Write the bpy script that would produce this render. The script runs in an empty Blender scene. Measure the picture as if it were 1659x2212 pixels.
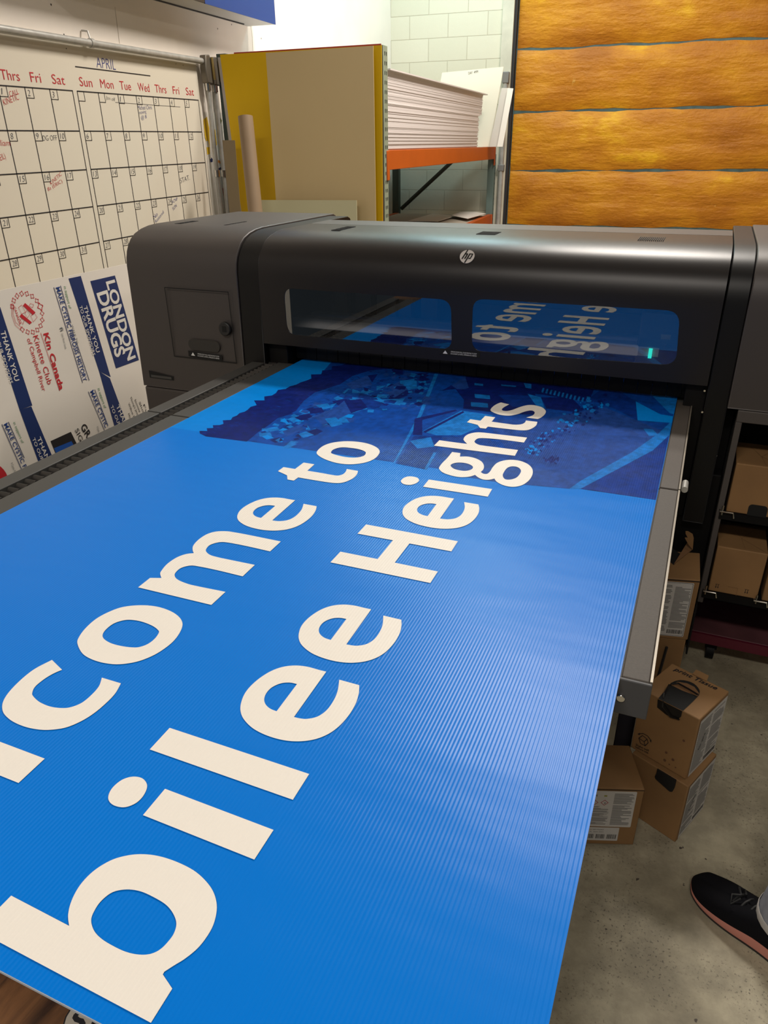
import bpy, math, random
from mathutils import Vector, Matrix
random.seed(7)
SC = bpy.context.scene
COL = SC.collection
PI = math.pi

# ------------------------------------------------------------------ camera
F_PX = 1575.394; PPX, PPY = 829.5, 1106.0
YAW, PITCH, ROLL, SKEW = -0.4060855, 0.4661534, -0.0135858, 0.0700453
CAMZ = 1.56
def rot3(ax, a): return Matrix.Rotation(a, 3, ax)
BASE3 = Matrix(((1, 0, 0), (0, 0, -1), (0, 1, 0)))
MP = rot3('Z', ROLL) @ rot3('X', PITCH) @ BASE3 @ rot3('Z', YAW)      # printer axes -> camera (x right, y down, z forward)
MR = MP @ rot3('Z', SKEW)                                             # room axes -> camera
cam = bpy.data.cameras.new('camera')
cam.sensor_fit = 'VERTICAL'; cam.sensor_height = 36.0; cam.sensor_width = 27.0
cam.lens = F_PX / 2212.0 * 36.0
cam.clip_start = 0.02
co = bpy.data.objects.new('camera', cam); COL.objects.link(co)
co.matrix_world = Matrix.Translation((0, 0, CAMZ)) @ (MR.transposed() @ Matrix(((1, 0, 0), (0, -1, 0), (0, 0, -1)))).to_4x4()
SC.camera = co

# ------------------------------------------------------------------ view, world, lights
SC.view_settings.view_transform = 'Standard'
try: SC.view_settings.look = 'None'
except Exception: pass
SC.view_settings.exposure = -0.05
SC.view_settings.gamma = 1.0
SC.view_settings.use_curve_mapping = False
w = bpy.data.worlds.new('workshop_air'); SC.world = w; w.use_nodes = True
w.node_tree.nodes['Background'].inputs[0].default_value = (0.80, 0.92, 1.0, 1)
w.node_tree.nodes['Background'].inputs[1].default_value = 0.06
def area(name, loc, sx, sy, power, col, target=None):
    l = bpy.data.lights.new(name, 'AREA'); l.shape = 'RECTANGLE'; l.size = sx; l.size_y = sy
    l.energy = power; l.color = col
    o = bpy.data.objects.new(name, l); COL.objects.link(o); o.location = loc
    if target is not None:
        o.rotation_euler = (Vector(target) - Vector(loc)).to_track_quat('-Z', 'Y').to_euler()
    return o
WARM = (1.0, 0.93, 0.845); COOL = (0.58, 0.92, 1.0)
area('ceiling_light_ahead', (-0.25, 5.6, 4.7), 1.3, 0.35, 70, WARM)
area('ceiling_light_middle', (-0.10, 4.6, 4.7), 1.3, 0.35, 205, WARM)
area('ceiling_light_near', (-0.6, -2.3, 4.7), 2.4, 0.45, 150, WARM)
area('ceiling_light_behind', (-1.0, -5.2, 4.7), 2.2, 0.45, 50, WARM)
area('ceiling_light_side', (2.8, 2.2, 4.7), 0.45, 2.2, 40, WARM)
area('ceiling_light_corner', (-1.9, 7.4, 4.7), 0.8, 1.0, 78, COOL)

# ------------------------------------------------------------------ pixel helpers
def rw(px, py):  # room-frame ray
    return MR.transposed() @ Vector(((px - PPX) / F_PX, (py - PPY) / F_PX, 1))
def rp(px, py):  # printer-frame ray
    return MP.transposed() @ Vector(((px - PPX) / F_PX, (py - PPY) / F_PX, 1))
CO = Vector((0, 0, CAMZ))
def W(px, py, ax, val):
    d = rw(px, py); return CO + d * ((val - CO[ax]) / d[ax])
def P(px, py, ax, val):
    d = rp(px, py); return CO + d * ((val - CO[ax]) / d[ax])
def hit(d, P0, n):
    return CO + d * (n.dot(P0 - CO) / n.dot(d))
RZP = Matrix.Rotation(-SKEW, 4, 'Z')         # printer frame -> world

# ------------------------------------------------------------------ materials
def s2l(c):
    return tuple((x / 12.92 if x <= 0.04045 else ((x + 0.055) / 1.055) ** 2.4) for x in c)
def rgb(r, g, b): return s2l((r / 255, g / 255, b / 255)) + (1,)
MATS = {}
def mat(name, col, rough=0.5, metal=0.0, spec=0.5, var=0.0, vscale=8.0, bump=0.0, bscale=60.0, stretch=None, emit=None):
    if name in MATS: return MATS[name]
    m = bpy.data.materials.new(name); m.use_nodes = True; nt = m.node_tree
    b = nt.nodes['Principled BSDF']
    b.inputs['Base Color'].default_value = col; b.inputs['Roughness'].default_value = rough
    b.inputs['Metallic'].default_value = metal; b.inputs['Specular IOR Level'].default_value = spec
    if var or bump:
        tc = nt.nodes.new('ShaderNodeTexCoord'); mp = nt.nodes.new('ShaderNodeMapping')
        nt.links.new(tc.outputs['Object'], mp.inputs[0])
        if stretch: mp.inputs['Scale'].default_value = stretch
    if var:
        n = nt.nodes.new('ShaderNodeTexNoise'); n.inputs['Scale'].default_value = vscale; n.inputs['Detail'].default_value = 6
        nt.links.new(mp.outputs[0], n.inputs['Vector'])
        r = nt.nodes.new('ShaderNodeValToRGB')
        lo = tuple(max(0, c * (1 - var)) for c in col[:3]) + (1,); hi = tuple(min(1, c * (1 + var)) for c in col[:3]) + (1,)
        r.color_ramp.elements[0].position = 0.3; r.color_ramp.elements[1].position = 0.7
        r.color_ramp.elements[0].color = lo; r.color_ramp.elements[1].color = hi
        nt.links.new(n.outputs['Fac'], r.inputs[0]); nt.links.new(r.outputs[0], b.inputs['Base Color'])
    if bump:
        n2 = nt.nodes.new('ShaderNodeTexNoise'); n2.inputs['Scale'].default_value = bscale; n2.inputs['Detail'].default_value = 4
        nt.links.new(mp.outputs[0], n2.inputs['Vector'])
        bp = nt.nodes.new('ShaderNodeBump'); bp.inputs['Strength'].default_value = bump; bp.inputs['Distance'].default_value = 0.01
        nt.links.new(n2.outputs['Fac'], bp.inputs['Height']); nt.links.new(bp.outputs[0], b.inputs['Normal'])
    if emit:
        b.inputs['Emission Color'].default_value = emit[0]; b.inputs['Emission Strength'].default_value = emit[1]
    MATS[name] = m; return m

def fluted(name, col, rough=0.29, spec=0.15):
    """corrugated plastic print: fine ribs running along the sheet"""
    m = mat(name, col, rough, 0, spec); nt = m.node_tree; b = nt.nodes['Principled BSDF']
    tc = nt.nodes.new('ShaderNodeTexCoord'); sx = nt.nodes.new('ShaderNodeSeparateXYZ')
    nt.links.new(tc.outputs['Object'], sx.inputs[0])
    mu = nt.nodes.new('ShaderNodeMath'); mu.operation = 'MULTIPLY'; mu.inputs[1].default_value = 2 * PI / 0.0048
    nt.links.new(sx.outputs['X'], mu.inputs[0])
    si = nt.nodes.new('ShaderNodeMath'); si.operation = 'SINE'; nt.links.new(mu.outputs[0], si.inputs[0])
    n = nt.nodes.new('ShaderNodeTexNoise'); n.inputs['Scale'].default_value = 3.0; n.inputs['Detail'].default_value = 2
    mp = nt.nodes.new('ShaderNodeMapping'); mp.inputs['Scale'].default_value = (1.0, 3.0, 1.0)
    nt.links.new(tc.outputs['Object'], mp.inputs[0]); nt.links.new(mp.outputs[0], n.inputs['Vector'])
    bp = nt.nodes.new('ShaderNodeBump'); bp.inputs['Strength'].default_value = 0.16; bp.inputs['Distance'].default_value = 0.0006
    nt.links.new(si.outputs[0], bp.inputs['Height'])
    bp2 = nt.nodes.new('ShaderNodeBump'); bp2.inputs['Strength'].default_value = 0.10; bp2.inputs['Distance'].default_value = 0.02
    nt.links.new(n.outputs['Fac'], bp2.inputs['Height']); nt.links.new(bp.outputs[0], bp2.inputs['Normal'])
    nt.links.new(bp2.outputs[0], b.inputs['Normal'])
    return m

# ------------------------------------------------------------------ mesh builder
BASES = {}
def root_of(o):
    while o.parent: o = o.parent
    return o
def cr(pts):
    """pixel outline (x, y[, 1 for corner]) -> dense closed polyline"""
    n = len(pts); out = []
    ic = [len(p) > 2 for p in pts]
    for i in range(n):
        p1, p2 = pts[i], pts[(i + 1) % n]
        out.append((p1[0], p1[1]))
        if ic[i] and ic[(i + 1) % n]: continue
        p0 = p1 if ic[i] else pts[i - 1]
        p3 = p2 if ic[(i + 1) % n] else pts[(i + 2) % n]
        for k in range(1, 5):
            t = k / 5
            q = []
            for a in (0, 1):
                q.append(0.5 * (2 * p1[a] + (p2[a] - p0[a]) * t + (2 * p0[a] - 5 * p1[a] + 4 * p2[a] - p3[a]) * t * t + (3 * p1[a] - p0[a] - 3 * p2[a] + p3[a]) * t ** 3))
            out.append(tuple(q))
    return out
def curve_mesh(polys, ext=0.0, K=100.0):
    cu = bpy.data.curves.new('tmp', 'CURVE'); cu.dimensions = '2D'; cu.fill_mode = 'BOTH'; cu.extrude = ext * K
    for pl in polys:
        s = cu.splines.new('POLY'); s.points.add(len(pl) - 1); s.use_cyclic_u = True
        for p, q in zip(s.points, pl): p.co = (q[0] * K, q[1] * K, 0, 1)
    ob = bpy.data.objects.new('tmp', cu); me = bpy.data.meshes.new_from_object(ob)
    vs = [v.co / K for v in me.vertices]; fs = [tuple(f.vertices) for f in me.polygons]
    bpy.data.objects.remove(ob); bpy.data.curves.remove(cu); bpy.data.meshes.remove(me)
    return vs, fs
TXT = {}
def text_mesh(body, bold=0.0, shear=0.0):
    key = (body, bold, shear)
    if key in TXT: return TXT[key]
    cu = bpy.data.curves.new('tmp', 'FONT'); cu.body = body; cu.size = 1.0; cu.offset = bold; cu.shear = shear; cu.resolution_u = 3
    ob = bpy.data.objects.new('tmp', cu); me = bpy.data.meshes.new_from_object(ob)
    vs = [v.co.copy() for v in me.vertices]; fs = [tuple(f.vertices) for f in me.polygons]
    bpy.data.objects.remove(ob); bpy.data.curves.remove(cu); bpy.data.meshes.remove(me)
    TXT[key] = (vs, fs); return vs, fs
class MB:
    def __init__(s): s.v = []; s.f = []; s.m = []
    def add(s, vs, fs, mi=0):
        o = len(s.v); s.v += [tuple(v) for v in vs]
        for f in fs: s.f.append(tuple(i + o for i in f)); s.m.append(mi)
        return s
    def hexa(s, p, mi=0):
        return s.add(p, [(3, 2, 1, 0), (4, 5, 6, 7), (0, 1, 5, 4), (1, 2, 6, 5), (2, 3, 7, 6), (3, 0, 4, 7)], mi)
    def box(s, x0, x1, y0, y1, z0, z1, mi=0):
        return s.hexa([(x0, y0, z0), (x1, y0, z0), (x1, y1, z0), (x0, y1, z0), (x0, y0, z1), (x1, y0, z1), (x1, y1, z1), (x0, y1, z1)], mi)
    def prism(s, pts, off, mi=0):
        n = len(pts); off = Vector(off); a = [Vector(p) for p in pts]
        return s.add(a + [p + off for p in a], [tuple(range(n))[::-1], tuple(range(n, 2 * n))] + [(i, (i + 1) % n, n + (i + 1) % n, n + i) for i in range(n)], mi)
    def loft(s, rings, mi=0, cap=True):
        n = len(rings[0]); vs = [p for r in rings for p in r]; fs = []
        for i in range(len(rings) - 1):
            for j in range(n):
                fs.append((i * n + j, i * n + (j + 1) % n, (i + 1) * n + (j + 1) % n, (i + 1) * n + j))
        if cap: fs += [tuple(range(n))[::-1], tuple(range((len(rings) - 1) * n, len(rings) * n))]
        return s.add(vs, fs, mi)
    def tube(s, path, r, seg=10, mi=0, cap=True):
        path = [Vector(p) for p in path]; rings = []; up = None
        for i, p in enumerate(path):
            d = (path[min(i + 1, len(path) - 1)] - path[max(i - 1, 0)]).normalized()
            if up is None: up = Vector((0, 0, 1)) if abs(d.z) < 0.9 else Vector((1, 0, 0))
            u = d.cross(up).normalized(); v = u.cross(d).normalized(); up = v
            rr = r[i] if isinstance(r, (list, tuple)) else r
            rings.append([p + (u * math.cos(2 * PI * k / seg) + v * math.sin(2 * PI * k / seg)) * rr for k in range(seg)])
        return s.loft(rings, mi, cap)
    def plate(s, polys, O, U, V, N, ext=0.0, mi=0, w=0.0):
        """filled 2D outlines (with holes) placed on plane O + uU + vV, raised by w along N"""
        vs, fs = curve_mesh(polys, ext)
        return s.add([O + U * p.x + V * p.y + N * (p.z + w) for p in vs], fs, mi)
    def poly3(s, pts, n, w=0.0, mi=0):
        """flat polygon (any simple outline) through 3D points on one plane"""
        O = Vector(pts[0]); n = n.normalized(); U = (Vector(pts[1]) - O).normalized(); V = n.cross(U)
        q = [((Vector(p) - O).dot(U), (Vector(p) - O).dot(V)) for p in pts]
        return s.plate([q], O, U, V, n, 0.0, mi, w)
    def text(s, body, O, U, V, N, width, height, mi=0, w=0.0, bold=0.0, shear=0.0, fit=True):
        vs, fs = text_mesh(body, bold, shear)
        if not vs: return s
        x0 = min(v.x for v in vs); x1 = max(v.x for v in vs)
        kx = width / max(1e-6, x1 - x0); ky = height / 0.72 
        if not fit: kx = ky
        return s.add([O + U * ((v.x - x0) * kx) + V * (v.y * ky) + N * w for v in vs], fs, mi)
    def stroke(s, pts, O, U, V, N, r, mi=0, w=0.0):
        for a, b in zip(pts[:-1], pts[1:]):
            a = Vector(a); b = Vector(b); d = (b - a)
            if d.length < 1e-9: continue
            d.normalize(); n = Vector((-d.y, d.x)) * r; a = a - d * r * .6; b = b + d * r * .6
            q = [a - n, b - n, b + n, a + n]
            s.add([O + U * p.x + V * p.y + N * w for p in q], [(0, 1, 2, 3)], mi)
        return s
    def build(s, name, mats, parent=None, bevel=0.0, smooth=False, label=None, seg=2):
        if not isinstance(mats, (list, tuple)): mats = [mats]
        me = bpy.data.meshes.new(name)
        base = BASES.get(root_of(parent).name, Vector((0, 0, 0))) if parent else Vector((0, 0, 0))
        me.from_pydata([tuple(Vector(v) - base) for v in s.v], [], s.f)
        for m in mats: me.materials.append(m)
        if len(mats) > 1:
            for p, mi in zip(me.polygons, s.m): p.material_index = mi
        me.update()
        import bmesh
        bm = bmesh.new(); bm.from_mesh(me); bmesh.ops.recalc_face_normals(bm, faces=bm.faces); bm.to_mesh(me); bm.free()
        for p in me.polygons: p.use_smooth = True
        me.set_sharp_from_angle(angle=math.radians(38))
        o = bpy.data.objects.new(name, me); COL.objects.link(o)
        if parent: o.parent = parent
        if bevel:
            b = o.modifiers.new('bevel', 'BEVEL'); b.width = bevel; b.segments = seg; b.limit_method = 'ANGLE'; b.angle_limit = 0.6
        if label: o['label'] = label
        return o
def thing(name, label, cat, base=(0, 0, 0), printer=False, group=None):
    o = bpy.data.objects.new(name, None); COL.objects.link(o)
    base = Vector(base); BASES[o.name] = base
    o.empty_display_size = 0.1
    if printer:
        o.rotation_euler = (0, 0, -SKEW); o.location = RZP @ base
    else: o.location = base
    o['label'] = label; o['category'] = cat
    if group: o['group'] = group
    return o
def tag(o, label, cat, group=None):
    o['label'] = label; o['category'] = cat
    if group: o['group'] = group
    return o
def struct(o): o['kind'] = 'structure'; return o
def recenter(o):
    """put a single-mesh thing's origin at its base"""
    me = o.data; xs = [v.co.x for v in me.vertices]; ys = [v.co.y for v in me.vertices]; zs = [v.co.z for v in me.vertices]
    c = Vector(((min(xs) + max(xs)) / 2, (min(ys) + max(ys)) / 2, min(zs)))
    me.transform(Matrix.Translation(-c)); o.location = o.matrix_world @ c if False else c
    return o
X, Y, Z = Vector((1, 0, 0)), Vector((0, 1, 0)), Vector((0, 0, 1))

# palette
M_blk = mat('black_plastic', (0.012, 0.012, 0.013, 1), 0.45)
M_void = mat('black_void', (0.004, 0.004, 0.004, 1), 0.8)
M_white_ink = mat('white_ink', (0.75, 0.75, 0.75, 1), 0.6)
M_steel = mat('galvanised_steel', (0.44, 0.43, 0.40, 1), 0.38, 0.35, var=0.15, vscale=20)
M_chrome = mat('chrome', (0.7, 0.68, 0.64, 1), 0.18, 1.0)
M_black_ink = mat('black_ink', (0.012, 0.010, 0.012, 1), 0.6)
M_red_ink = mat('red_ink', (0.50, 0.02, 0.03, 1), 0.6)
M_navy_ink = mat('navy_ink', (0.008, 0.026, 0.12, 1), 0.5)
M_paper = mat('white_paper', (0.78, 0.75, 0.70, 1), 0.6)
M_card = mat('brown_cardboard', (0.27, 0.145, 0.055, 1), 0.75, var=0.12, vscale=6, bump=0.04, bscale=120)
M_card_in = mat('cardboard_inside', (0.20, 0.10, 0.04, 1), 0.8)

#@@STRUCTURE
# ------------------------------------------------------------------ room
XL, YB = -2.83, 8.52
def concrete():
    m = mat('concrete', (0.3, 0.27, 0.2, 1), 0.62); nt = m.node_tree; b = nt.nodes['Principled BSDF']
    tc = nt.nodes.new('ShaderNodeTexCoord')
    def noise(sc, det=5, rough=0.6):
        n = nt.nodes.new('ShaderNodeTexNoise'); n.inputs['Scale'].default_value = sc; n.inputs['Detail'].default_value = det; n.inputs['Roughness'].default_value = rough
        nt.links.new(tc.outputs['Object'], n.inputs['Vector']); return n
    def ramp(src, a, b_, ca, cb):
        r = nt.nodes.new('ShaderNodeValToRGB'); r.color_ramp.elements[0].position = a; r.color_ramp.elements[1].position = b_
        r.color_ramp.elements[0].color = ca; r.color_ramp.elements[1].color = cb; nt.links.new(src, r.inputs[0]); return r
    def mix(f, c1, c2, mode='MIX'):
        x = nt.nodes.new('ShaderNodeMix'); x.data_type = 'RGBA'; x.blend_type = mode
        if isinstance(f, float): x.inputs[0].default_value = f
        else: nt.links.new(f, x.inputs[0])
        nt.links.new(c1, x.inputs[6]); nt.links.new(c2, x.inputs[7]) if not isinstance(c2, tuple) else setattr(x.inputs[7], 'default_value', c2)
        return x.outputs[2]
    base = ramp(noise(3.0).outputs[0], 0.35, 0.65, (0.27, 0.235, 0.16, 1), (0.46, 0.41, 0.29, 1))
    st = ramp(noise(9, 8, 0.7).outputs[0], 0.38, 0.62, (0.72, 0.72, 0.72, 1), (1.1, 1.1, 1.1, 1))
    c = mix(1.0, base.outputs[0], st.outputs[0], 'MULTIPLY')
    fine = ramp(noise(160, 3).outputs[0], 0.30, 0.42, (0, 0, 0, 1), (1, 1, 1, 1))
    patch = ramp(noise(5, 4).outputs[0], 0.46, 0.6, (1, 1, 1, 1), (0, 0, 0, 1))
    add = nt.nodes.new('ShaderNodeMath'); add.operation = 'MAXIMUM'; nt.links.new(fine.outputs[0], add.inputs[0]); nt.links.new(patch.outputs[0], add.inputs[1])
    inv = nt.nodes.new('ShaderNodeMath'); inv.operation = 'SUBTRACT'; inv.inputs[0].default_value = 1; nt.links.new(add.outputs[0], inv.inputs[1])
    c = mix(inv.outputs[0], c, (0.05, 0.04, 0.03, 1))
    sp = ramp(noise(38, 2).outputs[0], 0.71, 0.74, (0, 0, 0, 1), (1, 1, 1, 1))
    c = mix(sp.outputs[0], c, (0.06, 0.045, 0.035, 1))
    nt.links.new(c, b.inputs['Base Color'])
    bp = nt.nodes.new('ShaderNodeBump'); bp.inputs['Strength'].default_value = 0.15; bp.inputs['Distance'].default_value = 0.005
    nt.links.new(noise(60, 6).outputs[0], bp.inputs['Height']); nt.links.new(bp.outputs[0], b.inputs['Normal'])
    return m
struct(MB().box(XL - .1, 4.5, -7, YB + .2, -0.1, 0).build('floor', concrete()))
M_wall = mat('painted_wallboard', (0.88, 0.80, 0.71, 1), 0.7, var=0.04, vscale=2.5, bump=0.03, bscale=40)
struct(MB().box(XL - .1, XL, -.4, YB, 0, 5.0).build('wall_left', M_wall))
def blocks():
    m = mat('painted_blocks', (0.62, 0.58, 0.46, 1), 0.75); nt = m.node_tree; b = nt.nodes['Principled BSDF']
    tc = nt.nodes.new('ShaderNodeTexCoord'); sp = nt.nodes.new('ShaderNodeSeparateXYZ'); cb = nt.nodes.new('ShaderNodeCombineXYZ')
    nt.links.new(tc.outputs['Object'], sp.inputs[0]); nt.links.new(sp.outputs['X'], cb.inputs['X']); nt.links.new(sp.outputs['Z'], cb.inputs['Y'])
    mp = nt.nodes.new('ShaderNodeMapping'); mp.inputs['Location'].default_value = (0.19, 0.112, 0); nt.links.new(cb.outputs[0], mp.inputs[0])
    br = nt.nodes.new('ShaderNodeTexBrick'); br.inputs['Scale'].default_value = 1.0
    br.inputs['Brick Width'].default_value = 0.406; br.inputs['Row Height'].default_value = 0.203; br.inputs['Mortar Size'].default_value = 0.004
    br.inputs['Mortar Smooth'].default_value = 0.4
    br.inputs['Color1'].default_value = (0.68, 0.63, 0.50, 1); br.inputs['Color2'].default_value = (0.62, 0.58, 0.45, 1); br.inputs['Mortar'].default_value = (0.48, 0.43, 0.32, 1)
    nt.links.new(mp.outputs[0], br.inputs['Vector'])
    n = nt.nodes.new('ShaderNodeTexNoise'); n.inputs['Scale'].default_value = 30; n.inputs['Detail'].default_value = 8; nt.links.new(tc.outputs['Object'], n.inputs['Vector'])
    nt.links.new(br.outputs['Color'], b.inputs['Base Color'])
    b1 = nt.nodes.new('ShaderNodeBump'); b1.inputs['Strength'].default_value = 0.5; b1.inputs['Distance'].default_value = 0.006; b1.invert = True
    nt.links.new(br.outputs['Fac'], b1.inputs['Height'])
    b2 = nt.nodes.new('ShaderNodeBump'); b2.inputs['Strength'].default_value = 0.35; b2.inputs['Distance'].default_value = 0.004
    nt.links.new(n.outputs['Fac'], b2.inputs['Height']); nt.links.new(b1.outputs[0], b2.inputs['Normal']); nt.links.new(b2.outputs[0], b.inputs['Normal'])
    return m
DX = -1.55           # left side of the door opening
DTOP = 3.55
wb = MB().box(XL, DX, YB, YB + .2, 0, 5.0).box(DX, 4.5, YB, YB + .2, DTOP, 5.0)
struct(wb.build('wall_back', blocks()))
struct(MB().box(-1.66, DX, YB - .05, YB - .001, 0, 5.0).build('trim_1', mat('door_pilaster', (0.60, 0.56, 0.45, 1), 0.8, var=0.12, vscale=6, bump=0.08, bscale=60)))
struct(MB().box(XL - .1, 4.5, -7, YB + .2, 5.0, 5.1).build('ceiling', mat('ceiling_paint', (0.5, 0.46, 0.4, 1), 0.9)))

def foam():
    m = mat('spray_foam', (0.5, 0.2, 0.01, 1), 0.5, 0, 0.25); nt = m.node_tree; b = nt.nodes['Principled BSDF']
    tc = nt.nodes.new('ShaderNodeTexCoord')
    def noise(sc, stretch, det=6, rough=0.6):
        mp = nt.nodes.new('ShaderNodeMapping'); mp.inputs['Scale'].default_value = stretch; nt.links.new(tc.outputs['Object'], mp.inputs[0])
        n = nt.nodes.new('ShaderNodeTexNoise'); n.inputs['Scale'].default_value = sc; n.inputs['Detail'].default_value = det; n.inputs['Roughness'].default_value = rough
        nt.links.new(mp.outputs[0], n.inputs['Vector']); return n.outputs[0]
    r = nt.nodes.new('ShaderNodeValToRGB'); e = r.color_ramp.elements
    e[0].position = 0.34; e[0].color = (0.36, 0.118, 0.008, 1); e[1].position = 0.60; e[1].color = (0.57, 0.235, 0.010, 1)
    x = e.new(0.47); x.color = (0.46, 0.165, 0.009, 1); x = e.new(0.68); x.color = (0.70, 0.36, 0.012, 1)
    nt.links.new(noise(1.7, (0.8, 1, 1.3), 6, 0.6), r.inputs[0])
    r2 = nt.nodes.new('ShaderNodeValToRGB'); r2.color_ramp.elements[0].position = 0.66; r2.color_ramp.elements[1].position = 0.75
    nt.links.new(noise(2.6, (1.3, 1, 1.0), 8, 0.7), r2.inputs[0])
    mx = nt.nodes.new('ShaderNodeMix'); mx.data_type = 'RGBA'; nt.links.new(r2.outputs[0], mx.inputs[0]); nt.links.new(r.outputs[0], mx.inputs[6]); mx.inputs[7].default_value = (0.85, 0.62, 0.18, 1)
    nt.links.new(mx.outputs[2], b.inputs['Base Color'])
    b1 = nt.nodes.new('ShaderNodeBump'); b1.inputs['Strength'].default_value = 0.75; b1.inputs['Distance'].default_value = 0.05; nt.links.new(noise(3.0, (0.4, 1, 1.8), 4), b1.inputs['Height'])
    b2 = nt.nodes.new('ShaderNodeBump'); b2.inputs['Strength'].default_value = 0.5; b2.inputs['Distance'].default_value = 0.012; nt.links.new(noise(34, (0.9, 1, 1.2), 5), b2.inputs['Height'])
    nt.links.new(b1.outputs[0], b2.inputs['Normal']); nt.links.new(b2.outputs[0], b.inputs['Normal'])
    return m
M_foam = foam()
M_teal = mat('teal_door_rail', (0.06, 0.10, 0.095, 1), 0.5, var=0.3, vscale=12)
dr = struct(MB().box(DX + .03, 4.3, YB + .045, YB + .09, 0, DTOP).build('door_1', M_teal))
def foam_panel(x0, x1, z0, z1, y):
    nx, nz = 46, 8; vs = []; fs = []
    rnd = random.Random(int(z0 * 1000))
    ph = [rnd.uniform(0, 6.3) for _ in range(6)]
    for j in range(nz + 1):
        for i in range(nx + 1):
            u = i / nx; v = j / nz
            x = x0 + (x1 - x0) * u; z = z0 + (z1 - z0) * v
            e = min(1, 4.5 * min(v, 1 - v)) ** .5 * min(1, 30 * min(u, 1 - u) + .2) ** .5
            d = .035 * e + .008 * math.sin(3 * x + ph[0]) * math.sin(5 * v + ph[1]) * e + .006 * math.sin(11 * x + ph[2] + 3 * v) * e
            zz = z + (.006 * math.sin(7 * x + ph[3]) + .004 * math.sin(19 * x + ph[4])) * (1 if j in (0, nz) else 0)
            vs.append((x, y - d, zz))
    for j in range(nz):
        for i in range(nx):
            a = j * (nx + 1) + i; fs.append((a, a + 1, a + nx + 2, a + nx + 1))
    return vs, fs
seams = [0.0, .215, .757, 1.30, 1.848, 2.393, 2.94, DTOP]
for k in range(len(seams) - 1):
    vs, fs = foam_panel(DX + .04, 4.25, seams[k] + .007, seams[k + 1] - .011, YB + .043)
    n = len(vs); mb = MB().add(vs, fs)
    mb.box(DX + .045, 4.2, YB + .043, YB + .05, seams[k] + .02, seams[k + 1] - .024)
    mb.build('door_panel', M_foam, dr, smooth=True)
struct(MB().box(DX - .012, DX + .028, YB - .02, YB + .05, 0, DTOP + .05).build('trim_2', mat('dark_door_track', (0.015, 0.014, 0.016, 1), 0.6)))
# grey conduit beside the door
cd = thing('conduit_pipe', 'grey vertical pipe on the block wall beside the foam covered door', 'pipe', (-1.588, YB - .08, 0))
MB().tube([(-1.588, YB - .08, 0.0), (-1.588, YB - .08, 2.12)], .026, 14).build('pipe', M_steel, cd, smooth=True)
MB().box(-1.62, -1.556, YB - .11, YB - .05, 1.30, 1.36).build('bracket', mat('grey_bracket', (0.18, 0.17, 0.16, 1), .5), cd, bevel=.004)
MB().box(-1.62, -1.556, YB - .11, YB - .05, 2.10, 2.2).build('end_cap', MATS['grey_bracket'], cd, bevel=.006)
#@@PRINTER
# ------------------------------------------------------------------ flatbed printer (its own axes: x across, y along the bed)
ZB = 0.90
pr = thing('flatbed_printer', 'big dark grey flatbed printer with curved hood and two viewing windows', 'printer', (-0.65, 1.8, 0), True)
M_hood = mat('hood_charcoal', (0.017, 0.0145, 0.014, 1), 0.36, 0.1, 0.36, bump=0.015, bscale=500)
M_cap = mat('cap_grey', (0.062, 0.053, 0.049, 1), 0.46, 0.1, 0.45, bump=0.012, bscale=500)
M_ring = mat('ring_black', (0.005, 0.0048, 0.005, 1), 0.42, 0.0, .3)
M_low = mat('lower_black', (0.0045, 0.004, 0.004, 1), 0.6, 0, .2)
M_strip = mat('table_grey', (0.078, 0.066, 0.057, 1), 0.6, 0.0, .3, bump=0.05, bscale=700, var=.08, vscale=300)
M_rail = mat('rail_grey', (0.058, 0.057, 0.054, 1), 0.55, 0.1)
PROF = [(2.0985, 1.165), (2.0990, 1.19), (2.103, 1.215), (2.111, 1.237), (2.123, 1.257), (2.140, 1.275), (2.164, 1.290), (2.20, 1.302), (2.24, 1.309), (2.285, 1.312)]
FB = (2.0985, 0.968)       # bottom front edge of the hood
YR = 2.80
def prof_loop(front, back, inset=0.0):
    pts = [(y + inset, z - inset) for y, z in front]
    return pts + [(back, pts[-1][1]), (back, .86), (front[0][0] + inset, .86)]
def shell(x0, x1, front, y_back, z_low, mi=0, mb=None):
    """extruded solid between x0 and x1 with the curved front profile, closed down to z_low"""
    mb = mb or MB()
    pts = front + [(y_back - .03, front[-1][1]), (y_back - .008, front[-1][1] - .008), (y_back, front[-1][1] - .03), (y_back, z_low), (front[0][0], z_low)]
    return mb.loft([[(x0, y, z) for y, z in pts], [(x1, y, z) for y, z in pts]], mi)
# hood lid: curved top, solid behind the flat window panel
top = [(FB[0] + .0, FB[1])] + []
def sheet_profile(pts, x0, x1, t, mb):
    """thin shell following an open profile"""
    n = len(pts); off = []
    for i in range(n):
        a = pts[max(i - 1, 0)]; b = pts[min(i + 1, n - 1)]
        d = Vector((b[0] - a[0], b[1] - a[1])).normalized(); off.append((pts[i][0] + d.y * t, pts[i][1] - d.x * t))
    ring = pts + off[::-1]
    return mb.loft([[(x0, y, z) for y, z in ring], [(x1, y, z) for y, z in ring]])
HX0, HX1 = -1.334, 0.053
mb = sheet_profile(PROF + [(2.36, 1.3125), (2.463, 1.3125)], HX0, HX1, .012, MB())
hood = mb.build('hood', M_hood, pr, smooth=False)
mb = MB(); sheet_profile([(2.467, 1.3125), (2.62, 1.3125), (2.64, 1.306), (2.65, 1.29), (2.65, .80)], HX0, HX1, .012, mb)
mb.build('rear_cover', M_cap, pr)
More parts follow.
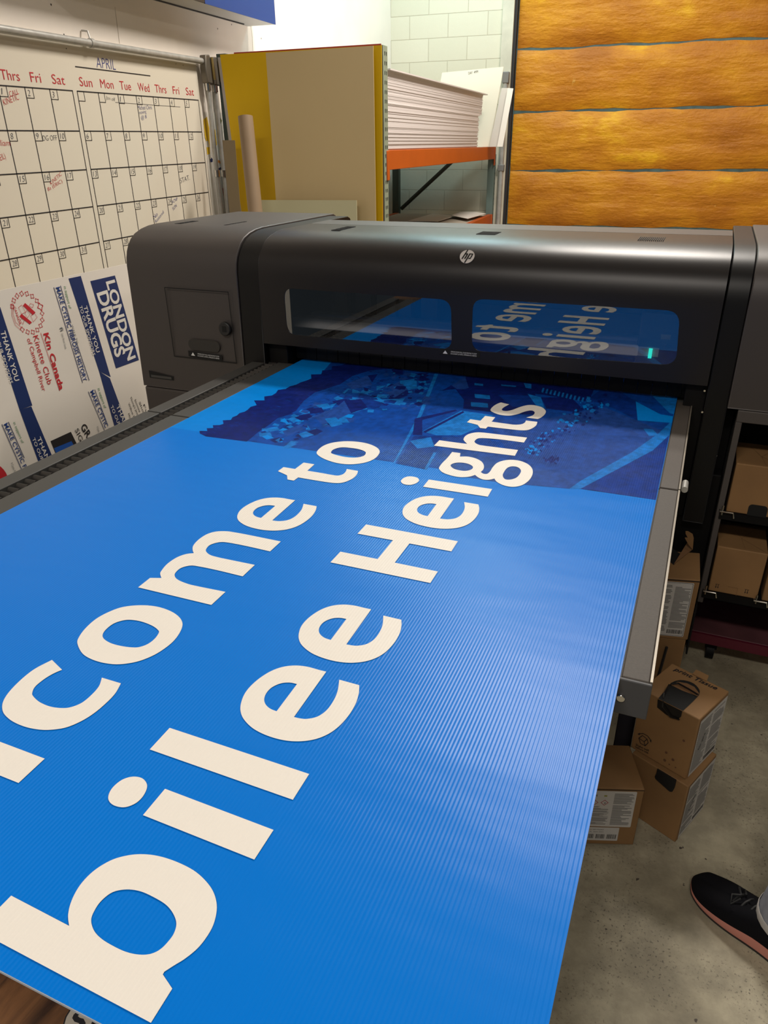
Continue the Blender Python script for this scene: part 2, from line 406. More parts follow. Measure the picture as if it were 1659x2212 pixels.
# flat window panel
PO = Vector((0, FB[0], FB[1])); PV = Vector((0, PROF[0][0] - FB[0], PROF[0][1] - FB[1])); PH = PV.length; PV.normalize(); PN = X.cross(PV)
def on_panel(px, py):
    h = hit(rp(px, py), PO, PN); return ((h - PO).dot(X), (h - PO).dot(PV))
def rrect(x0, x1, y0, y1, r, n=8):
    out = []
    for cx, cy, a0 in ((x1 - r, y0 + r, -PI / 2), (x1 - r, y1 - r, 0), (x0 + r, y1 - r, PI / 2), (x0 + r, y0 + r, PI)):
        for k in range(n + 1):
            a = a0 + PI / 2 * k / n; out.append((cx + r * math.cos(a), cy + r * math.sin(a)))
    return out
def wquad(px, r, n=7):
    """rounded quad from four pixel corners on the panel"""
    q = [Vector(on_panel(*p)) for p in px]; out = []
    for i in range(4):
        a, b, c = q[i - 1], q[i], q[(i + 1) % 4]
        p0 = b + (a - b).normalized() * r; p2 = b + (c - b).normalized() * r
        for k in range(n + 1):
            t = k / n; out.append(tuple(p0 * (1 - t) ** 2 + b * 2 * t * (1 - t) + p2 * t * t))
    return out
wl = wquad([(620, 722), (612, 622), (974, 648), (976, 756)], .036)
wr = wquad([(1018, 758), (1021, 645), (1469, 672), (1460, 790)], .036)
outer = [(HX0, 0), (HX1, 0), (HX1, PH), (HX0, PH)]
MB().plate([outer, wl, wr], PO, X, PV, PN, .004, 0, -.004).build('window_panel', M_hood, pr)
def hood_glass():
    m = bpy.data.materials.new('tinted_glass'); m.use_nodes = True; nt = m.node_tree; nt.nodes.clear()
    o = nt.nodes.new('ShaderNodeOutputMaterial'); t = nt.nodes.new('ShaderNodeBsdfTransparent'); g = nt.nodes.new('ShaderNodeBsdfGlossy'); mx = nt.nodes.new('ShaderNodeMixShader')
    t.inputs[0].default_value = (0.75, 0.75, 0.75, 1); g.inputs['Roughness'].default_value = 0.004; g.inputs[0].default_value = (0.9, 0.95, 1, 1)
    lw = nt.nodes.new('ShaderNodeFresnel'); lw.inputs[0].default_value = 1.5
    ml = nt.nodes.new('ShaderNodeMath'); ml.operation = 'MULTIPLY_ADD'; ml.inputs[1].default_value = 1.2; ml.inputs[2].default_value = 0.12
    nt.links.new(lw.outputs[0], ml.inputs[0]); nt.links.new(ml.outputs[0], mx.inputs[0])
    nt.links.new(t.outputs[0], mx.inputs[1]); nt.links.new(g.outputs[0], mx.inputs[2]); nt.links.new(mx.outputs[0], o.inputs[0]); return m
M_glass = hood_glass()
for wq in (wl, wr):
    c = Vector((sum(p[0] for p in wq) / len(wq), sum(p[1] for p in wq) / len(wq)))
    big = [tuple(c + (Vector(p) - c) * 1.001) for p in wq]
    MB().plate([big], PO, X, PV, PN, 0.0, 0, -.002).build('window_pane', M_glass, pr)
# end caps and rings
CP = [(2.09, 1.17)] + [(y + .004, z + .004) for y, z in PROF]
def cap(name, x0, x1, z_low, m, left):
    mb = shell(x0, x1, [(2.092, z_low)] + CP[1:], 2.86 if left else 2.81, z_low)
    o = mb.build(name, m, pr, bevel=.003, seg=2)
    return o
def ring(x0, x1, z_low):
    front = [(2.096, z_low)] + [(y + .008, z - .001) for y, z in PROF]
    return shell(x0, x1, front, 2.82, z_low).build('ring_frame', M_ring, pr, bevel=.003)
capl = cap('end_cap', -1.872, -1.420, .767, M_cap, True)
MB().box(-1.872, -1.420, 2.093, 2.84, .08, .764).build('lower_cabinet', M_cap, pr, bevel=.008)
ring(-1.419, -1.337, .80)
ring(.056, .112, .56)
capr = cap('end_cap', .1125, 1.05, .915, M_cap, False)
# access door on the left cap
dq = [P(*p, 1, 2.0915) for p in ((356, 621), (493, 631), (511, 784), (377, 769))]
gl = MB()
for a, b in zip(dq, dq[1:] + dq[:1]):
    d = (b - a).normalized(); n = d.cross(Y) * .0016
    gl.add([a - n - d * .0015, b - n + d * .0015, b + n + d * .0015, a + n - d * .0015], [(0, 1, 2, 3)])
for v in range(len(gl.v)): gl.v[v] = (gl.v[v][0], 2.0905, gl.v[v][2])
gl.build('door_seam', M_void, capl)
c = P(487, 710, 1, 2.09)
MB().tube([(c.x, 2.094, c.z), (c.x, 2.082, c.z)], .0235, 24).build('lock', M_blk, capl, bevel=.003)
MB().box(c.x - .008, c.x + .008, 2.0815, 2.085, c.z - .01, c.z + .01).build('keyhole', M_void, capl)
a = P(405, 731, 1, 2.09); b = P(476, 762, 1, 2.09)
MB().plate([rrect(a.x, b.x, b.z, a.z, .02)], Vector((0, 2.0912, 0)), X, Z, -Y, 0.0, 0, .0008).build('door_window', mat('smoked_window', (0.02, 0.018, 0.016, 1), 0.12), capl)
a = P(321, 800, 1, 2.09); b = P(375, 822, 1, 2.09)
MB().plate([[(a.x, b.z), (b.x, b.z), (b.x, a.z - .012), (a.x, a.z)]], Vector((0, 2.0912, 0)), X, Z, -Y, 0.0, 0, .0008).build('finger_slot', M_void, capl)
MB().box(a.x + .008, b.x - .008, 2.0895, 2.0905, b.z + .003, b.z + .012).build('slot_lip', M_rail, capl)
def notice(px, plane, parent, lines, nm='warning_label'):
    mb = MB(); q = [plane(*p) for p in px]
    U = (q[1] - q[0]).normalized(); N = (q[1] - q[0]).cross(q[3] - q[0]).normalized(); 
    if N.y > 0: N = -N
    V = N.cross(U); Wd = (q[1] - q[0]).length; H = (q[3] - q[0]).length; O = q[3]
    mb.plate([[(0, 0), (Wd, 0), (Wd, H), (0, H)]], O, U, V, N, 0, 0, .0012)
    mb.plate([[(Wd * .08, H * .2), (Wd * .2, H * .2), (Wd * .14, H * .78)]], O, U, V, N, 0, 1, .0016)
    for i, t in enumerate(lines):
        mb.text(t, O + U * Wd * .28 + V * H * (.55 - .36 * i), U, V, N, Wd * .64, H * .24, 1, .0016)
    return mb.build(nm, [M_void, M_white_ink], parent)
LN = ['OPENING DOOR WILL CAUSE PRINTING TO STOP', 'EN OUVRANT LA PORTE, L\'IMPRESSION VA ARRETER']
notice([(406, 757), (479, 767), (480, 779), (408, 769)], lambda x, y: P(x, y, 1, 2.0912), capl, LN)
notice([(950, 753), (1037, 761), (1037, 773), (950, 765)], lambda x, y: hit(rp(x, y), PO, PN), pr, LN)
# curtain of black bristles under the hood
cu = MB()
for i in range(34):
    x = HX0 + .03 + i * .0405
    cu.box(x, x + .0385, 2.185 + .002 * (i % 2), 2.192, .903, .985)
cu.build('bristle_curtain', M_void, pr)
MB().box(HX0 - .0, -1.262, 2.125, 2.19, .86, .975).build('side_guard', M_low, pr, bevel=.004)
MB().box(.0, .056, 2.125, 2.19, .56, .99).build('side_guard', M_low, pr, bevel=.004)
# inner works seen through the windows, plus tan stand-ins for reflections
MB().box(HX0 + .01, HX1 - .01, 2.60, 2.63, .9, 1.29).build('inner_back', mat('back_reflected_tan', (0.24, 0.19, 0.14, 1), .6), pr)  # tan colour imitates the brown reflection in the left window
M_beam = mat('brushed_beam', (0.72, 0.72, 0.74, 1), .35, .1)
MB().box(HX0 + .01, HX1 - .14, 2.28, 2.33, .985, 1.02).build('gantry_beam', M_beam, pr, bevel=.004)
MB().box(HX0 + .01, HX1 - .14, 2.42, 2.46, .96, 1.01).build('gantry_beam', M_beam, pr, bevel=.004)
MB().box(HX0 + .01, HX1 - .02, 2.52, 2.56, 1.06, 1.12).build('gantry_beam', mat('dark_beam', (0.05, 0.05, 0.055, 1), .4, .5), pr, bevel=.004)
for i in range(5):  # blocks whose tan colour imitates the room reflected in the left pane
    xx = -1.25 + i * .085
    MB().box(xx, xx + .05 + .012 * (i % 3), 2.47, 2.51, .93, 1.17).build('reflection_block', mat('reflected_tan_%s' % 'abc'[i % 3], [(0.34, 0.24, 0.14, 1), (0.22, 0.18, 0.14, 1), (0.45, 0.38, 0.29, 1)][i % 3], .5), pr, bevel=.003)
ca = MB().box(-.155, -.03, 2.28, 2.50, .915, 1.12).build('print_carriage', mat('carriage_grey', (0.05, 0.055, 0.06, 1), .3), pr, bevel=.006)
q = P(1405, 765, 1, 2.275)
MB().box(q.x - .006, q.x + .004, 2.272, 2.279, q.z - .012, q.z + .016).build('status_led', mat('teal_led', (0.02, 0.5, 0.42, 1), .3, emit=((0.03, 0.9, 0.7, 1), 1.2)), ca)
q = P(1438, 728, 1, 2.275)
MB().box(q.x - .013, q.x + .013, 2.274, 2.279, q.z - .007, q.z + .007).build('yellow_tag', mat('yellow_tag', (0.4, 0.33, 0.05, 1), .6), ca)
# logo on the hood
def hood_pt(px, py):
    d = rp(px, py); best = None
    for (y0, z0), (y1, z1) in zip(PROF[:-1], PROF[1:]):
        n = Vector((0, -(z1 - z0), y1 - y0)).normalized(); h = hit(d, Vector((0, y0, z0)), n)
        if z0 - 1e-4 <= h.z <= z1 + 1e-4: best = (h, n)
    return best
lc, ln_ = hood_pt(1009, 556)
lg = MB(); LU = X; LV = ln_.cross(X).normalized()
if LV.z < 0: LV = -LV
def lp(a, b):  # zoomed crop coordinates to the logo plane
    h = hit(rp(960 + a / 16.59, 520 + b / 16.59), lc, ln_) - lc; return (h.dot(LU), h.dot(LV))
disc = [lp(*p) for p in cr([(560, 560), (590, 480), (660, 405), (760, 358), (870, 345), (980, 370), (1060, 440), (1085, 540), (1060, 640), (990, 735), (890, 800), (780, 825), (680, 800), (600, 735), (560, 650)])]
lg.plate([disc], lc, LU, LV, ln_, .0004, 0, .0016)
for pl in ([(830, 340), (875, 340), (660, 665), (610, 665)], [(740, 470), (860, 475), (850, 520), (755, 665), (705, 665), (800, 515), (725, 505)],
           [(905, 470), (955, 480), (745, 815), (705, 805)], [(905, 475), (1045, 480), (1030, 525), (940, 670), (850, 665), (870, 632), (920, 632), (990, 515), (900, 510)]):
    lg.plate([[lp(*p) for p in pl]], lc, LU, LV, ln_, 0.0, 1, .0026)
lg.build('round_logo', [mat('silver_logo', (0.62, 0.58, 0.55, 1), .35, .3), M_ring], hood)
# vents on top
def vent(px0, px1, par, z, rows=1, n=14):
    a = P(*px0, 2, z); b = P(*px1, 2, z); mb = MB()
    for i in range(n):
        for j in range(rows):
            x = a.x + (b.x - a.x) * (i + .15) / n; y0 = a.y + (b.y - a.y) * (j + .1) / rows; y1 = a.y + (b.y - a.y) * (j + .9) / rows
            mb.box(x, x + (b.x - a.x) / n * .34, min(y0, y1), max(y0, y1), z, z + .0015)
    mb.build('vent_slots', M_void, par)
vent((1376, 520), (1440, 513), hood, 1.3125)
vent((1026, 507), (1086, 501), hood, 1.3125)
vent((714, 498), (770, 490), hood, 1.3125, 4)
vent((482, 487), (535, 479), capl, 1.3155, 4)
vent((376, 484), (430, 478), capl, 1.3155, 4)
# lower body, black
MB().box(-1.42, .138, 2.20, 2.78, .08, .875).build('lower_body', M_low, pr)
MB().box(.0, .138, 2.14, 2.2, .10, .70).build('side_panel', M_low, pr, bevel=.004)
for px in ((1516, 980), (1547, 984), (1522, 844), (1517, 890), (1529, 858)):
    q = P(*px, 1, 2.11); MB().tube([(q.x, 2.142, q.z), (q.x, 2.108, q.z)], .0028, 8).build('screw', M_chrome, pr)
# ink cabinet under the right cap
IC = mat('cabinet_bar', (0.075, 0.065, 0.06, 1), .5)
MB().box(.140, 1.05, 2.088, 2.11, .88, .913).build('cabinet_rail', IC, pr, bevel=.002)
MB().box(.140, .156, 2.09, 2.12, .30, .88).build('cabinet_post', IC, pr, bevel=.002)
MB().box(1.03, 1.05, 2.09, 2.12, .08, .88).build('cabinet_post', IC, pr, bevel=.002)
MB().box(.141, 1.05, 2.42, 2.45, .08, .915).build('cabinet_back', M_void, pr)
MB().box(.141, .146, 2.12, 2.42, .08, .9).build('cabinet_side', M_void, pr)
MB().box(.148, 1.04, 2.085, 2.42, .590, .612).build('ink_shelf', M_low, pr)
MB().box(.148, 1.04, 2.085, 2.42, .322, .345).build('ink_shelf', M_low, pr)
for (xa, z) in ((.160, .6135), (.162, .346), (.300, .346)):
    MB().tube([(xa - .012, 2.083, z + .006), (xa - .012, 2.077, z + .003), (xa + .022, 2.077, z + .003), (xa + .026, 2.077, z - .012)], .0028, 8).tube([(xa - .006, 2.08, z - .008), (xa - .006, 2.08, z + .022)], .0028, 8).build('wire_catch', M_chrome, pr, smooth=True)
MB().box(.255, .275, 2.2, 2.24, .81, .86).build('hose_fitting', M_low, pr, bevel=.003)
MB().box(.258, .273, 2.196, 2.2, .815, .845).build('blue_tag', mat('blue_tag', (0.12, 0.28, 0.4, 1), .5), pr)
MB().box(.142, 1.06, 2.205, 2.60, .088, .12).build('base_plank', mat('stained_plank', (0.10, 0.035, 0.040, 1), .6, var=.25, vscale=9), pr, bevel=.003)
MB().box(.142, 1.06, 2.195, 2.205, .085, .119).build('base_edge', mat('maroon_edge', (0.10, 0.008, 0.02, 1), .5), pr)
for x in (.22, .98):
    for y in (2.25, 2.5):
        MB().tube([(x - .012, y, .03), (x + .012, y, .03)], .03, 16).box(x - .018, x + .018, y - .02, y + .02, .045, .087).build('caster', M_low, pr)
for x in (-1.8, -1.48, -.02):
    for y in (2.2, 2.7):
        MB().tube([(x, y, 0), (x, y, .02)], .035, 16).tube([(x, y, .02), (x, y, .082)], .012, 10).build('levelling_foot', M_low, pr)
# bed and rails
MB().box(-1.245, .024, 1.534, 2.7, .84, .8955).build('bed', M_rail, pr)
MB().box(-1.245, .024, .862, 1.528, .84, .8955).build('bed_extension', M_rail, pr)
for (y0, y1) in ((.862, 1.528), (1.534, 2.155)):
    MB().box(-.016, .0215, y0, y1, .842, .899).build('bed_edge', M_strip, pr, bevel=.002)
    MB().box(.0217, .0252, y0, y1, .838, .9005).build('bright_edge', mat('bare_edge', (0.24, 0.21, 0.17, 1), .4, .4), pr)
MB().box(-.10, .0255, .856, .8615, .838, .8985).build('end_plate', mat('end_plate_grey', (0.06, 0.06, 0.064, 1), .55), pr, bevel=.0015)
q = P(1341, 1506, 1, .856)
MB().tube([(q.x, .857, q.z), (q.x, .852, q.z)], .006, 16).build('bolt', M_chrome, pr, bevel=.001)
MB().tube([(.034, 1.57, .885), (.034, 1.61, .885)], .007, 12).build('edge_roller', M_steel, pr)
for y0, y1 in ((.862, 1.541), (1.547, 2.13)):
    MB().box(-1.302, -1.2415, y0, y1, .84, .8985).build('side_rail', M_rail, pr, bevel=.002)
    MB().box(-1.388, -1.340, y0, y1, .84, .9000).build('side_rail', M_rail, pr, bevel=.002)
    MB().box(-1.340, -1.302, y0, y1, .84, .880).build('chain_tray', M_void, pr)
ch = MB(); yy = .868; i = 0
while yy < 2.12:
    L = .0235
    n = 5; ring_ = []
    for k in range(n + 1):
        t = k / n; ring_.append((yy + .0225 * t, .8865 + .0115 * math.sin(PI * min(1, t * 1.15)) ** .8 if t < .87 else .889))
    pts = ring_ + [(ring_[-1][0], .883), (yy, .883)]
    ch.loft([[(-1.336, a, b) for a, b in pts], [(-1.306, a, b) for a, b in pts]])
    yy += L
ch.build('cable_chain', mat('chain_black', (0.022, 0.020, 0.018, 1), .38), pr)
for (x, y) in ((.001, 1.63), (-1.2, 1.63)):
    MB().box(x - .022, x + .022, y - .022, y + .022, .02, .84).build('leg', mat('leg_plum_grey', (0.045, 0.042, 0.052, 1), .5), pr, bevel=.003)
    MB().tube([(x, y, 0), (x, y, .02)], .03, 16).build('leg_foot', M_low, pr)
#@@BOARD
# ------------------------------------------------------------------ printed corrugated board
M_blue = fluted('print_blue', (0.0, 0.175, 0.67, 1))
M_cream = fluted('print_white', (0.84, 0.785, 0.715, 1), .45, .2)
BX0, BX1, BY0, BY1 = -1.239, -.0175, .232, 2.67
bd = thing('printed_board', 'large blue corrugated board with big white lettering lying on the printer bed', 'sign board', (-.628, 1.45, .896), True)
b_ = MB().box(BX0, BX1, BY0, BY1, .8962, .9)
b_.build('board_sheet', M_blue, bd)
rim = MB().box(BX0, BX1, BY0 - .0006, BY0, .8963, .8996)
rim.build('cut_edge', mat('raw_plastic_edge', (0.5, 0.56, 0.62, 1), .5), bd)
def tr(scale, ox, oy, pts):
    return [(P(ox + p[0] / scale, oy + p[1] / scale, 2, ZB).x, P(ox + p[0] / scale, oy + p[1] / scale, 2, ZB).y) for p in cr(pts)]
def anchors(scale, ox, oy, pts): return tr(scale, ox, oy, [p + (1,) for p in pts])
C = lambda *ps: [tuple(p) + (1,) for p in ps]
G = []
g1 = (3.318, 0, 1820)
G.append([tr(*g1, [(82, 385, 1), (497, 602, 1), (490, 520), (515, 420), (575, 310), (670, 210), (790, 135), (900, 100), (1010, 88), (1130, 100), (1260, 140), (1390, 205), (1480, 285), (1535, 370), (1555, 470), (1535, 580), (1490, 670), (1420, 760), (1330, 835), (1250, 885), (1180, 930, 1), (1168, 950, 1), (1236, 1052, 1), (1083, 1297, 1), (-163, 633, 1)]),
          tr(*g1, [(655, 560), (680, 490), (730, 420), (810, 360), (910, 341), (1010, 355), (1110, 400), (1190, 450), (1240, 510), (1265, 580), (1250, 650), (1210, 710), (1150, 770), (1080, 803), (1000, 808), (910, 790), (820, 750), (730, 695), (675, 635)])])
g2 = (3.318, 200, 1540)
G.append([tr(*g2, C((520, 548), (1298, 843), (1160, 1056), (362, 737)))])
G.append([tr(*g2, [(113, 610), (140, 545), (210, 485), (290, 461), (360, 475), (392, 525), (370, 590), (320, 645), (250, 677), (190, 678), (135, 655)])])
ell = tr(*g2, C((553, 111), (1553, 442), (1436, 627), (410, 266)))
G.append([ell])
g3 = (4.1475, 500, 1290)
e_out = tr(*g3, [(850, 672, 1), (780, 655), (680, 628), (570, 617), (450, 632), (330, 680), (210, 765), (125, 860), (85, 960), (85, 1040), (120, 1110), (200, 1185), (320, 1245), (460, 1285), (600, 1297), (740, 1280), (860, 1235), (960, 1165), (1050, 1065), (1110, 965), (1140, 870), (1145, 793, 1), (966, 744, 1), (950, 850), (910, 940), (850, 1020), (770, 1075), (680, 1095), (620, 1092), (560, 1079, 1)])
e_in = tr(*g3, [(588, 783, 1), (520, 770), (440, 778), (360, 815), (310, 870), (294, 925), (310, 970), (350, 1005), (405, 1027, 1)])
G.append([e_out, e_in])
e_an = anchors(*g3, [(850, 672), (1145, 793), (966, 744), (560, 1079)])
def move(polys, a0, a1):
    n = len(a0); dx = sum(q[0] - p[0] for p, q in zip(a0, a1)) / n; dy = sum(q[1] - p[1] for p, q in zip(a0, a1)) / n
    return [[(x + dx, y + dy) for x, y in pl] for pl in polys]
g4 = (3.95, 0, 1290); g5 = (3.95, 280, 1060); g6 = (5.53, 580, 930); g7 = (4.608, 700, 1050); g8 = (4.74, 850, 850)
G.append(move([e_out, e_in], e_an, anchors(*g3, [(1251, 115), (1522, 205), (1361, 170), (1030, 426)])))
G.append(move([e_out, e_in], e_an, anchors(*g5, [(1411, 88), (1597, 136), (1485, 118), (1218, 250)])))
G.append(move([e_out, e_in], e_an, anchors(*g7, [(1293, 130), (1538, 187), (1394, 166), (1153, 322)])))
G.append(move([ell], anchors(*g2, [(1553, 442), (1436, 627)]), anchors(*g4, [(382, 1387), (162, 1586)])))
G.append([tr(*g4, [(445, 540, 1), (300, 615), (190, 700), (90, 800), (35, 880), (20, 945), (40, 1005), (110, 1065), (220, 1112), (340, 1135), (450, 1135), (570, 1115), (700, 1060), (810, 990), (910, 905), (985, 825), (1033, 740, 1), (870, 691, 1), (845, 765), (780, 840), (700, 905), (610, 942), (530, 951), (430, 938), (340, 900), (285, 850), (277, 820), (300, 770), (370, 710), (450, 660), (531, 624, 1)])])
G.append([tr(*g4, [(662, 400), (675, 345), (730, 270), (820, 190), (930, 130), (1050, 88), (1200, 73), (1340, 85), (1460, 125), (1535, 180), (1558, 240), (1530, 315), (1470, 390), (1380, 460), (1280, 515), (1160, 557), (1020, 577), (900, 568), (790, 537), (705, 485)]),
          tr(*g4, [(877, 325), (905, 280), (970, 230), (1050, 203), (1120, 198), (1210, 213), (1300, 248), (1350, 285), (1355, 310), (1320, 360), (1260, 405), (1190, 430), (1130, 433), (1040, 422), (950, 398), (890, 362)])])
G.append([tr(*g5, [(73, 829, 1), (175, 748, 1), (272, 749, 1), (262, 715), (270, 690), (320, 630), (400, 575), (480, 545), (548, 537, 1), (538, 505), (545, 470), (590, 420), (660, 375), (740, 352), (830, 350), (890, 358), (1000, 378), (1291, 437, 1), (1199, 522, 1), (1000, 477), (850, 448), (770, 443), (690, 465), (655, 500), (655, 525), (690, 553), (760, 573), (850, 592), (1069, 637, 1), (965, 735, 1), (750, 683), (600, 652), (520, 643), (440, 663), (395, 700), (385, 730), (410, 762), (480, 793), (560, 815), (819, 867, 1), (698, 979, 1)])])
G.append([tr(*g6, [(577, 280), (590, 240), (650, 190), (740, 155), (850, 137), (960, 132), (1090, 142), (1200, 165), (1290, 205), (1328, 250), (1310, 300), (1260, 345), (1180, 380), (1070, 402), (950, 408), (830, 395), (720, 365), (630, 325)]),
          tr(*g6, [(747, 265), (770, 235), (830, 212), (900, 205), (980, 212), (1070, 225), (1140, 248), (1163, 272), (1140, 305), (1080, 323), (1000, 328), (900, 318), (810, 297), (760, 280)])])
G.append([tr(*g6, C((113, 490), (180, 441), (318, 464), (420, 387), (550, 408), (465, 485)) + [(620, 510), (790, 540), (850, 540), (900, 520), (925, 490), (935, 464, 1), (1070, 487, 1), (1055, 530), (1010, 575), (940, 610), (870, 630), (790, 632), (700, 622), (560, 600), (355, 565, 1), (303, 603, 1), (227, 590, 1), (222, 540, 1)])])
G.append([tr(*g7, C((63, 764), (163, 657), (533, 731), (686, 544), (333, 478), (418, 386), (1332, 554), (1267, 655), (850, 576), (704, 767), (1133, 855), (1058, 970)))])
G.append([tr(*g8, C((362, 885), (1010, 983), (965, 1061), (302, 959)))])
G.append([tr(*g8, [(76, 905), (90, 880), (130, 858), (180, 853), (240, 865), (262, 890), (245, 915), (200, 935), (150, 940), (100, 930)])])
G.append([tr(*g8, [(600, 603, 1), (685, 614, 1), (680, 650, 1), (760, 650), (840, 668), (900, 700), (925, 740), (920, 780), (893, 808, 1), (920, 825), (960, 826), (990, 800), (1015, 760), (1060, 715), (1130, 690), (1210, 683), (1300, 695), (1380, 730), (1422, 780), (1420, 840), (1380, 900), (1310, 945), (1220, 960), (1130, 945), (1060, 910), (1033, 875, 1), (980, 887), (920, 885), (870, 865), (835, 838, 1), (780, 855), (710, 861), (640, 855), (560, 835), (500, 810), (470, 780), (468, 760), (500, 715), (550, 665)]),
          tr(*g8, [(585, 745), (600, 725), (650, 712), (720, 714), (780, 730), (813, 755), (800, 780), (750, 795), (690, 793), (620, 775)]),
          tr(*g8, [(1118, 845), (1130, 810), (1160, 770), (1200, 752), (1250, 752), (1290, 770), (1305, 800), (1285, 840), (1250, 870), (1190, 886), (1140, 880)])])
G.append([tr(*g8, [(414, 538, 1), (470, 482, 1), (620, 503), (755, 520, 1), (725, 490), (717, 470), (735, 440), (780, 415), (850, 402), (930, 405), (1100, 425), (1368, 455, 1), (1335, 506, 1), (1100, 475), (950, 462), (870, 463), (835, 485), (833, 505), (870, 527), (940, 540), (1275, 582, 1), (1243, 642, 1)])])
G.append([tr(*g8, C((752, 297), (787, 267), (890, 282), (938, 233), (1042, 247), (1005, 292)) + [(1150, 312), (1240, 323), (1310, 318), (1345, 300), (1355, 280, 1), (1473, 294, 1), (1460, 330), (1420, 360), (1370, 378), (1300, 380), (1180, 368), (966, 343, 1), (945, 363, 1), (887, 357, 1), (862, 325, 1)])])
G.append([tr(*g8, [(1100, 95, 1), (1185, 115, 1), (1130, 145), (1110, 165), (1120, 178), (1160, 183), (1220, 170), (1300, 140), (1380, 122), (1450, 125), (1520, 145), (1558, 180), (1550, 215), (1510, 250), (1475, 265, 1), (1358, 250, 1), (1420, 230), (1445, 205), (1435, 185), (1400, 178), (1340, 190), (1270, 215), (1190, 230), (1110, 225), (1050, 210), (1000, 185), (995, 165), (1020, 135), (1060, 110)])])
for gi, polys in enumerate(G):
    if gi in (2, 15): continue                       # dots go with their stems
    lt = MB().plate(polys, Vector((0, 0, ZB)), X, Y, Z, 0.0, 0, .0010)
    if gi in (1, 14): lt.plate(G[gi + 1], Vector((0, 0, ZB)), X, Y, Z, 0.0, 0, .0010)
    lt.build('printed_letter', M_cream, bd)
# photograph of houses printed across the far end
def photo_mat(name, col):
    m = fluted(name, col); nt = m.node_tree; b = nt.nodes['Principled BSDF']; tc = [n for n in nt.nodes if n.type == 'TEX_COORD'][0]
    n = nt.nodes.new('ShaderNodeTexNoise'); n.inputs['Scale'].default_value = 45; n.inputs['Detail'].default_value = 8; n.inputs['Roughness'].default_value = .7
    nt.links.new(tc.outputs['Object'], n.inputs['Vector'])
    r = nt.nodes.new('ShaderNodeValToRGB'); r.color_ramp.elements[0].position = .36; r.color_ramp.elements[1].position = .66
    k0, k1 = (.72, 1.30) if 'azure' not in name else (.96, 1.04)
    r.color_ramp.elements[0].color = tuple(c * k0 for c in col[:3]) + (1,); r.color_ramp.elements[1].color = tuple(min(1, c * k1) for c in col[:3]) + (1,)
    nt.links.new(n.outputs[0], r.inputs[0]); nt.links.new(r.outputs[0], b.inputs['Base Color']); return m
PC = [photo_mat('print_azure', (0.0, 0.225, 0.74, 1)), photo_mat('print_navy', (0.004, 0.014, 0.145, 1)), photo_mat('print_mid', (0.002, 0.055, 0.33, 1)), photo_mat('print_light', (0.006, 0.16, 0.55, 1)), photo_mat('print_deep', (0.003, 0.032, 0.235, 1)), photo_mat('print_slate', (0.012, 0.060, 0.30, 1))]
ph = MB(); LV_ = [0.0001]
def pp(pts, mi, s=1, ox=0, oy=0, w=None):
    LV_[0] += .0000007
    q = [P(ox + p[0] / s, oy + p[1] / s, 2, ZB) for p in pts]
    q = [(max(BX0 + .001, min(BX1 - .001, a.x)), min(BY1 - .01, a.y)) for a in q]
    ph.plate([q], Vector((0, 0, ZB)), X, Y, Z, 0.0, mi, w or LV_[0])
y_ph = P(900, 1004, 2, ZB).y
ph.plate([[(BX0 + .001, y_ph), (BX1 - .001, y_ph), (BX1 - .001, BY1 - .01), (BX0 + .001, BY1 - .01)]], Vector((0, 0, ZB)), X, Y, Z, 0, 0, .0001)
A_ = (3.318, 400, 760); B_ = (2.44, 820, 760)
rnd = random.Random(11)
# ground behind everything
pp([(533, 953), (1422, 1081), (1480, 800), (1300, 700), (760, 700), (700, 800), (650, 860), (581, 914)], 2)
# forest with a ragged top
tl = [(430, 936), (481, 915), (533, 884), (596, 849), (671, 817), (747, 784), (800, 755)]
edge = []
for a, b in zip(tl[:-1], tl[1:]):
    for k in range(7):
        t = k / 7; e = rnd.uniform(0, 9) * (1 if k % 2 else -.3)
        edge.append((a[0] + (b[0] - a[0]) * t - e * 1.3, a[1] + (b[1] - a[1]) * t - e * .45))
fl_ = [(860, 770), (846, 796), (800, 800), (762, 812), (735, 830), (710, 838), (680, 848), (656, 866), (635, 893), (600, 903), (581, 918), (556, 935), (533, 954), (445, 943)]
pp(edge + fl_, 1)
for k in range(70):
    t = rnd.random(); a = (430 + 400 * t, 942 - 150 * t); d = rnd.uniform(4, 60 * t + 16)
    x = a[0] + d * .9; y = a[1] + d * .35 - 6; h = rnd.uniform(4, 12)
    pp([(x, y), (x - h * .9, y - h * .35), (x + 3, y - 1.5)], rnd.choice([4, 4, 1]))
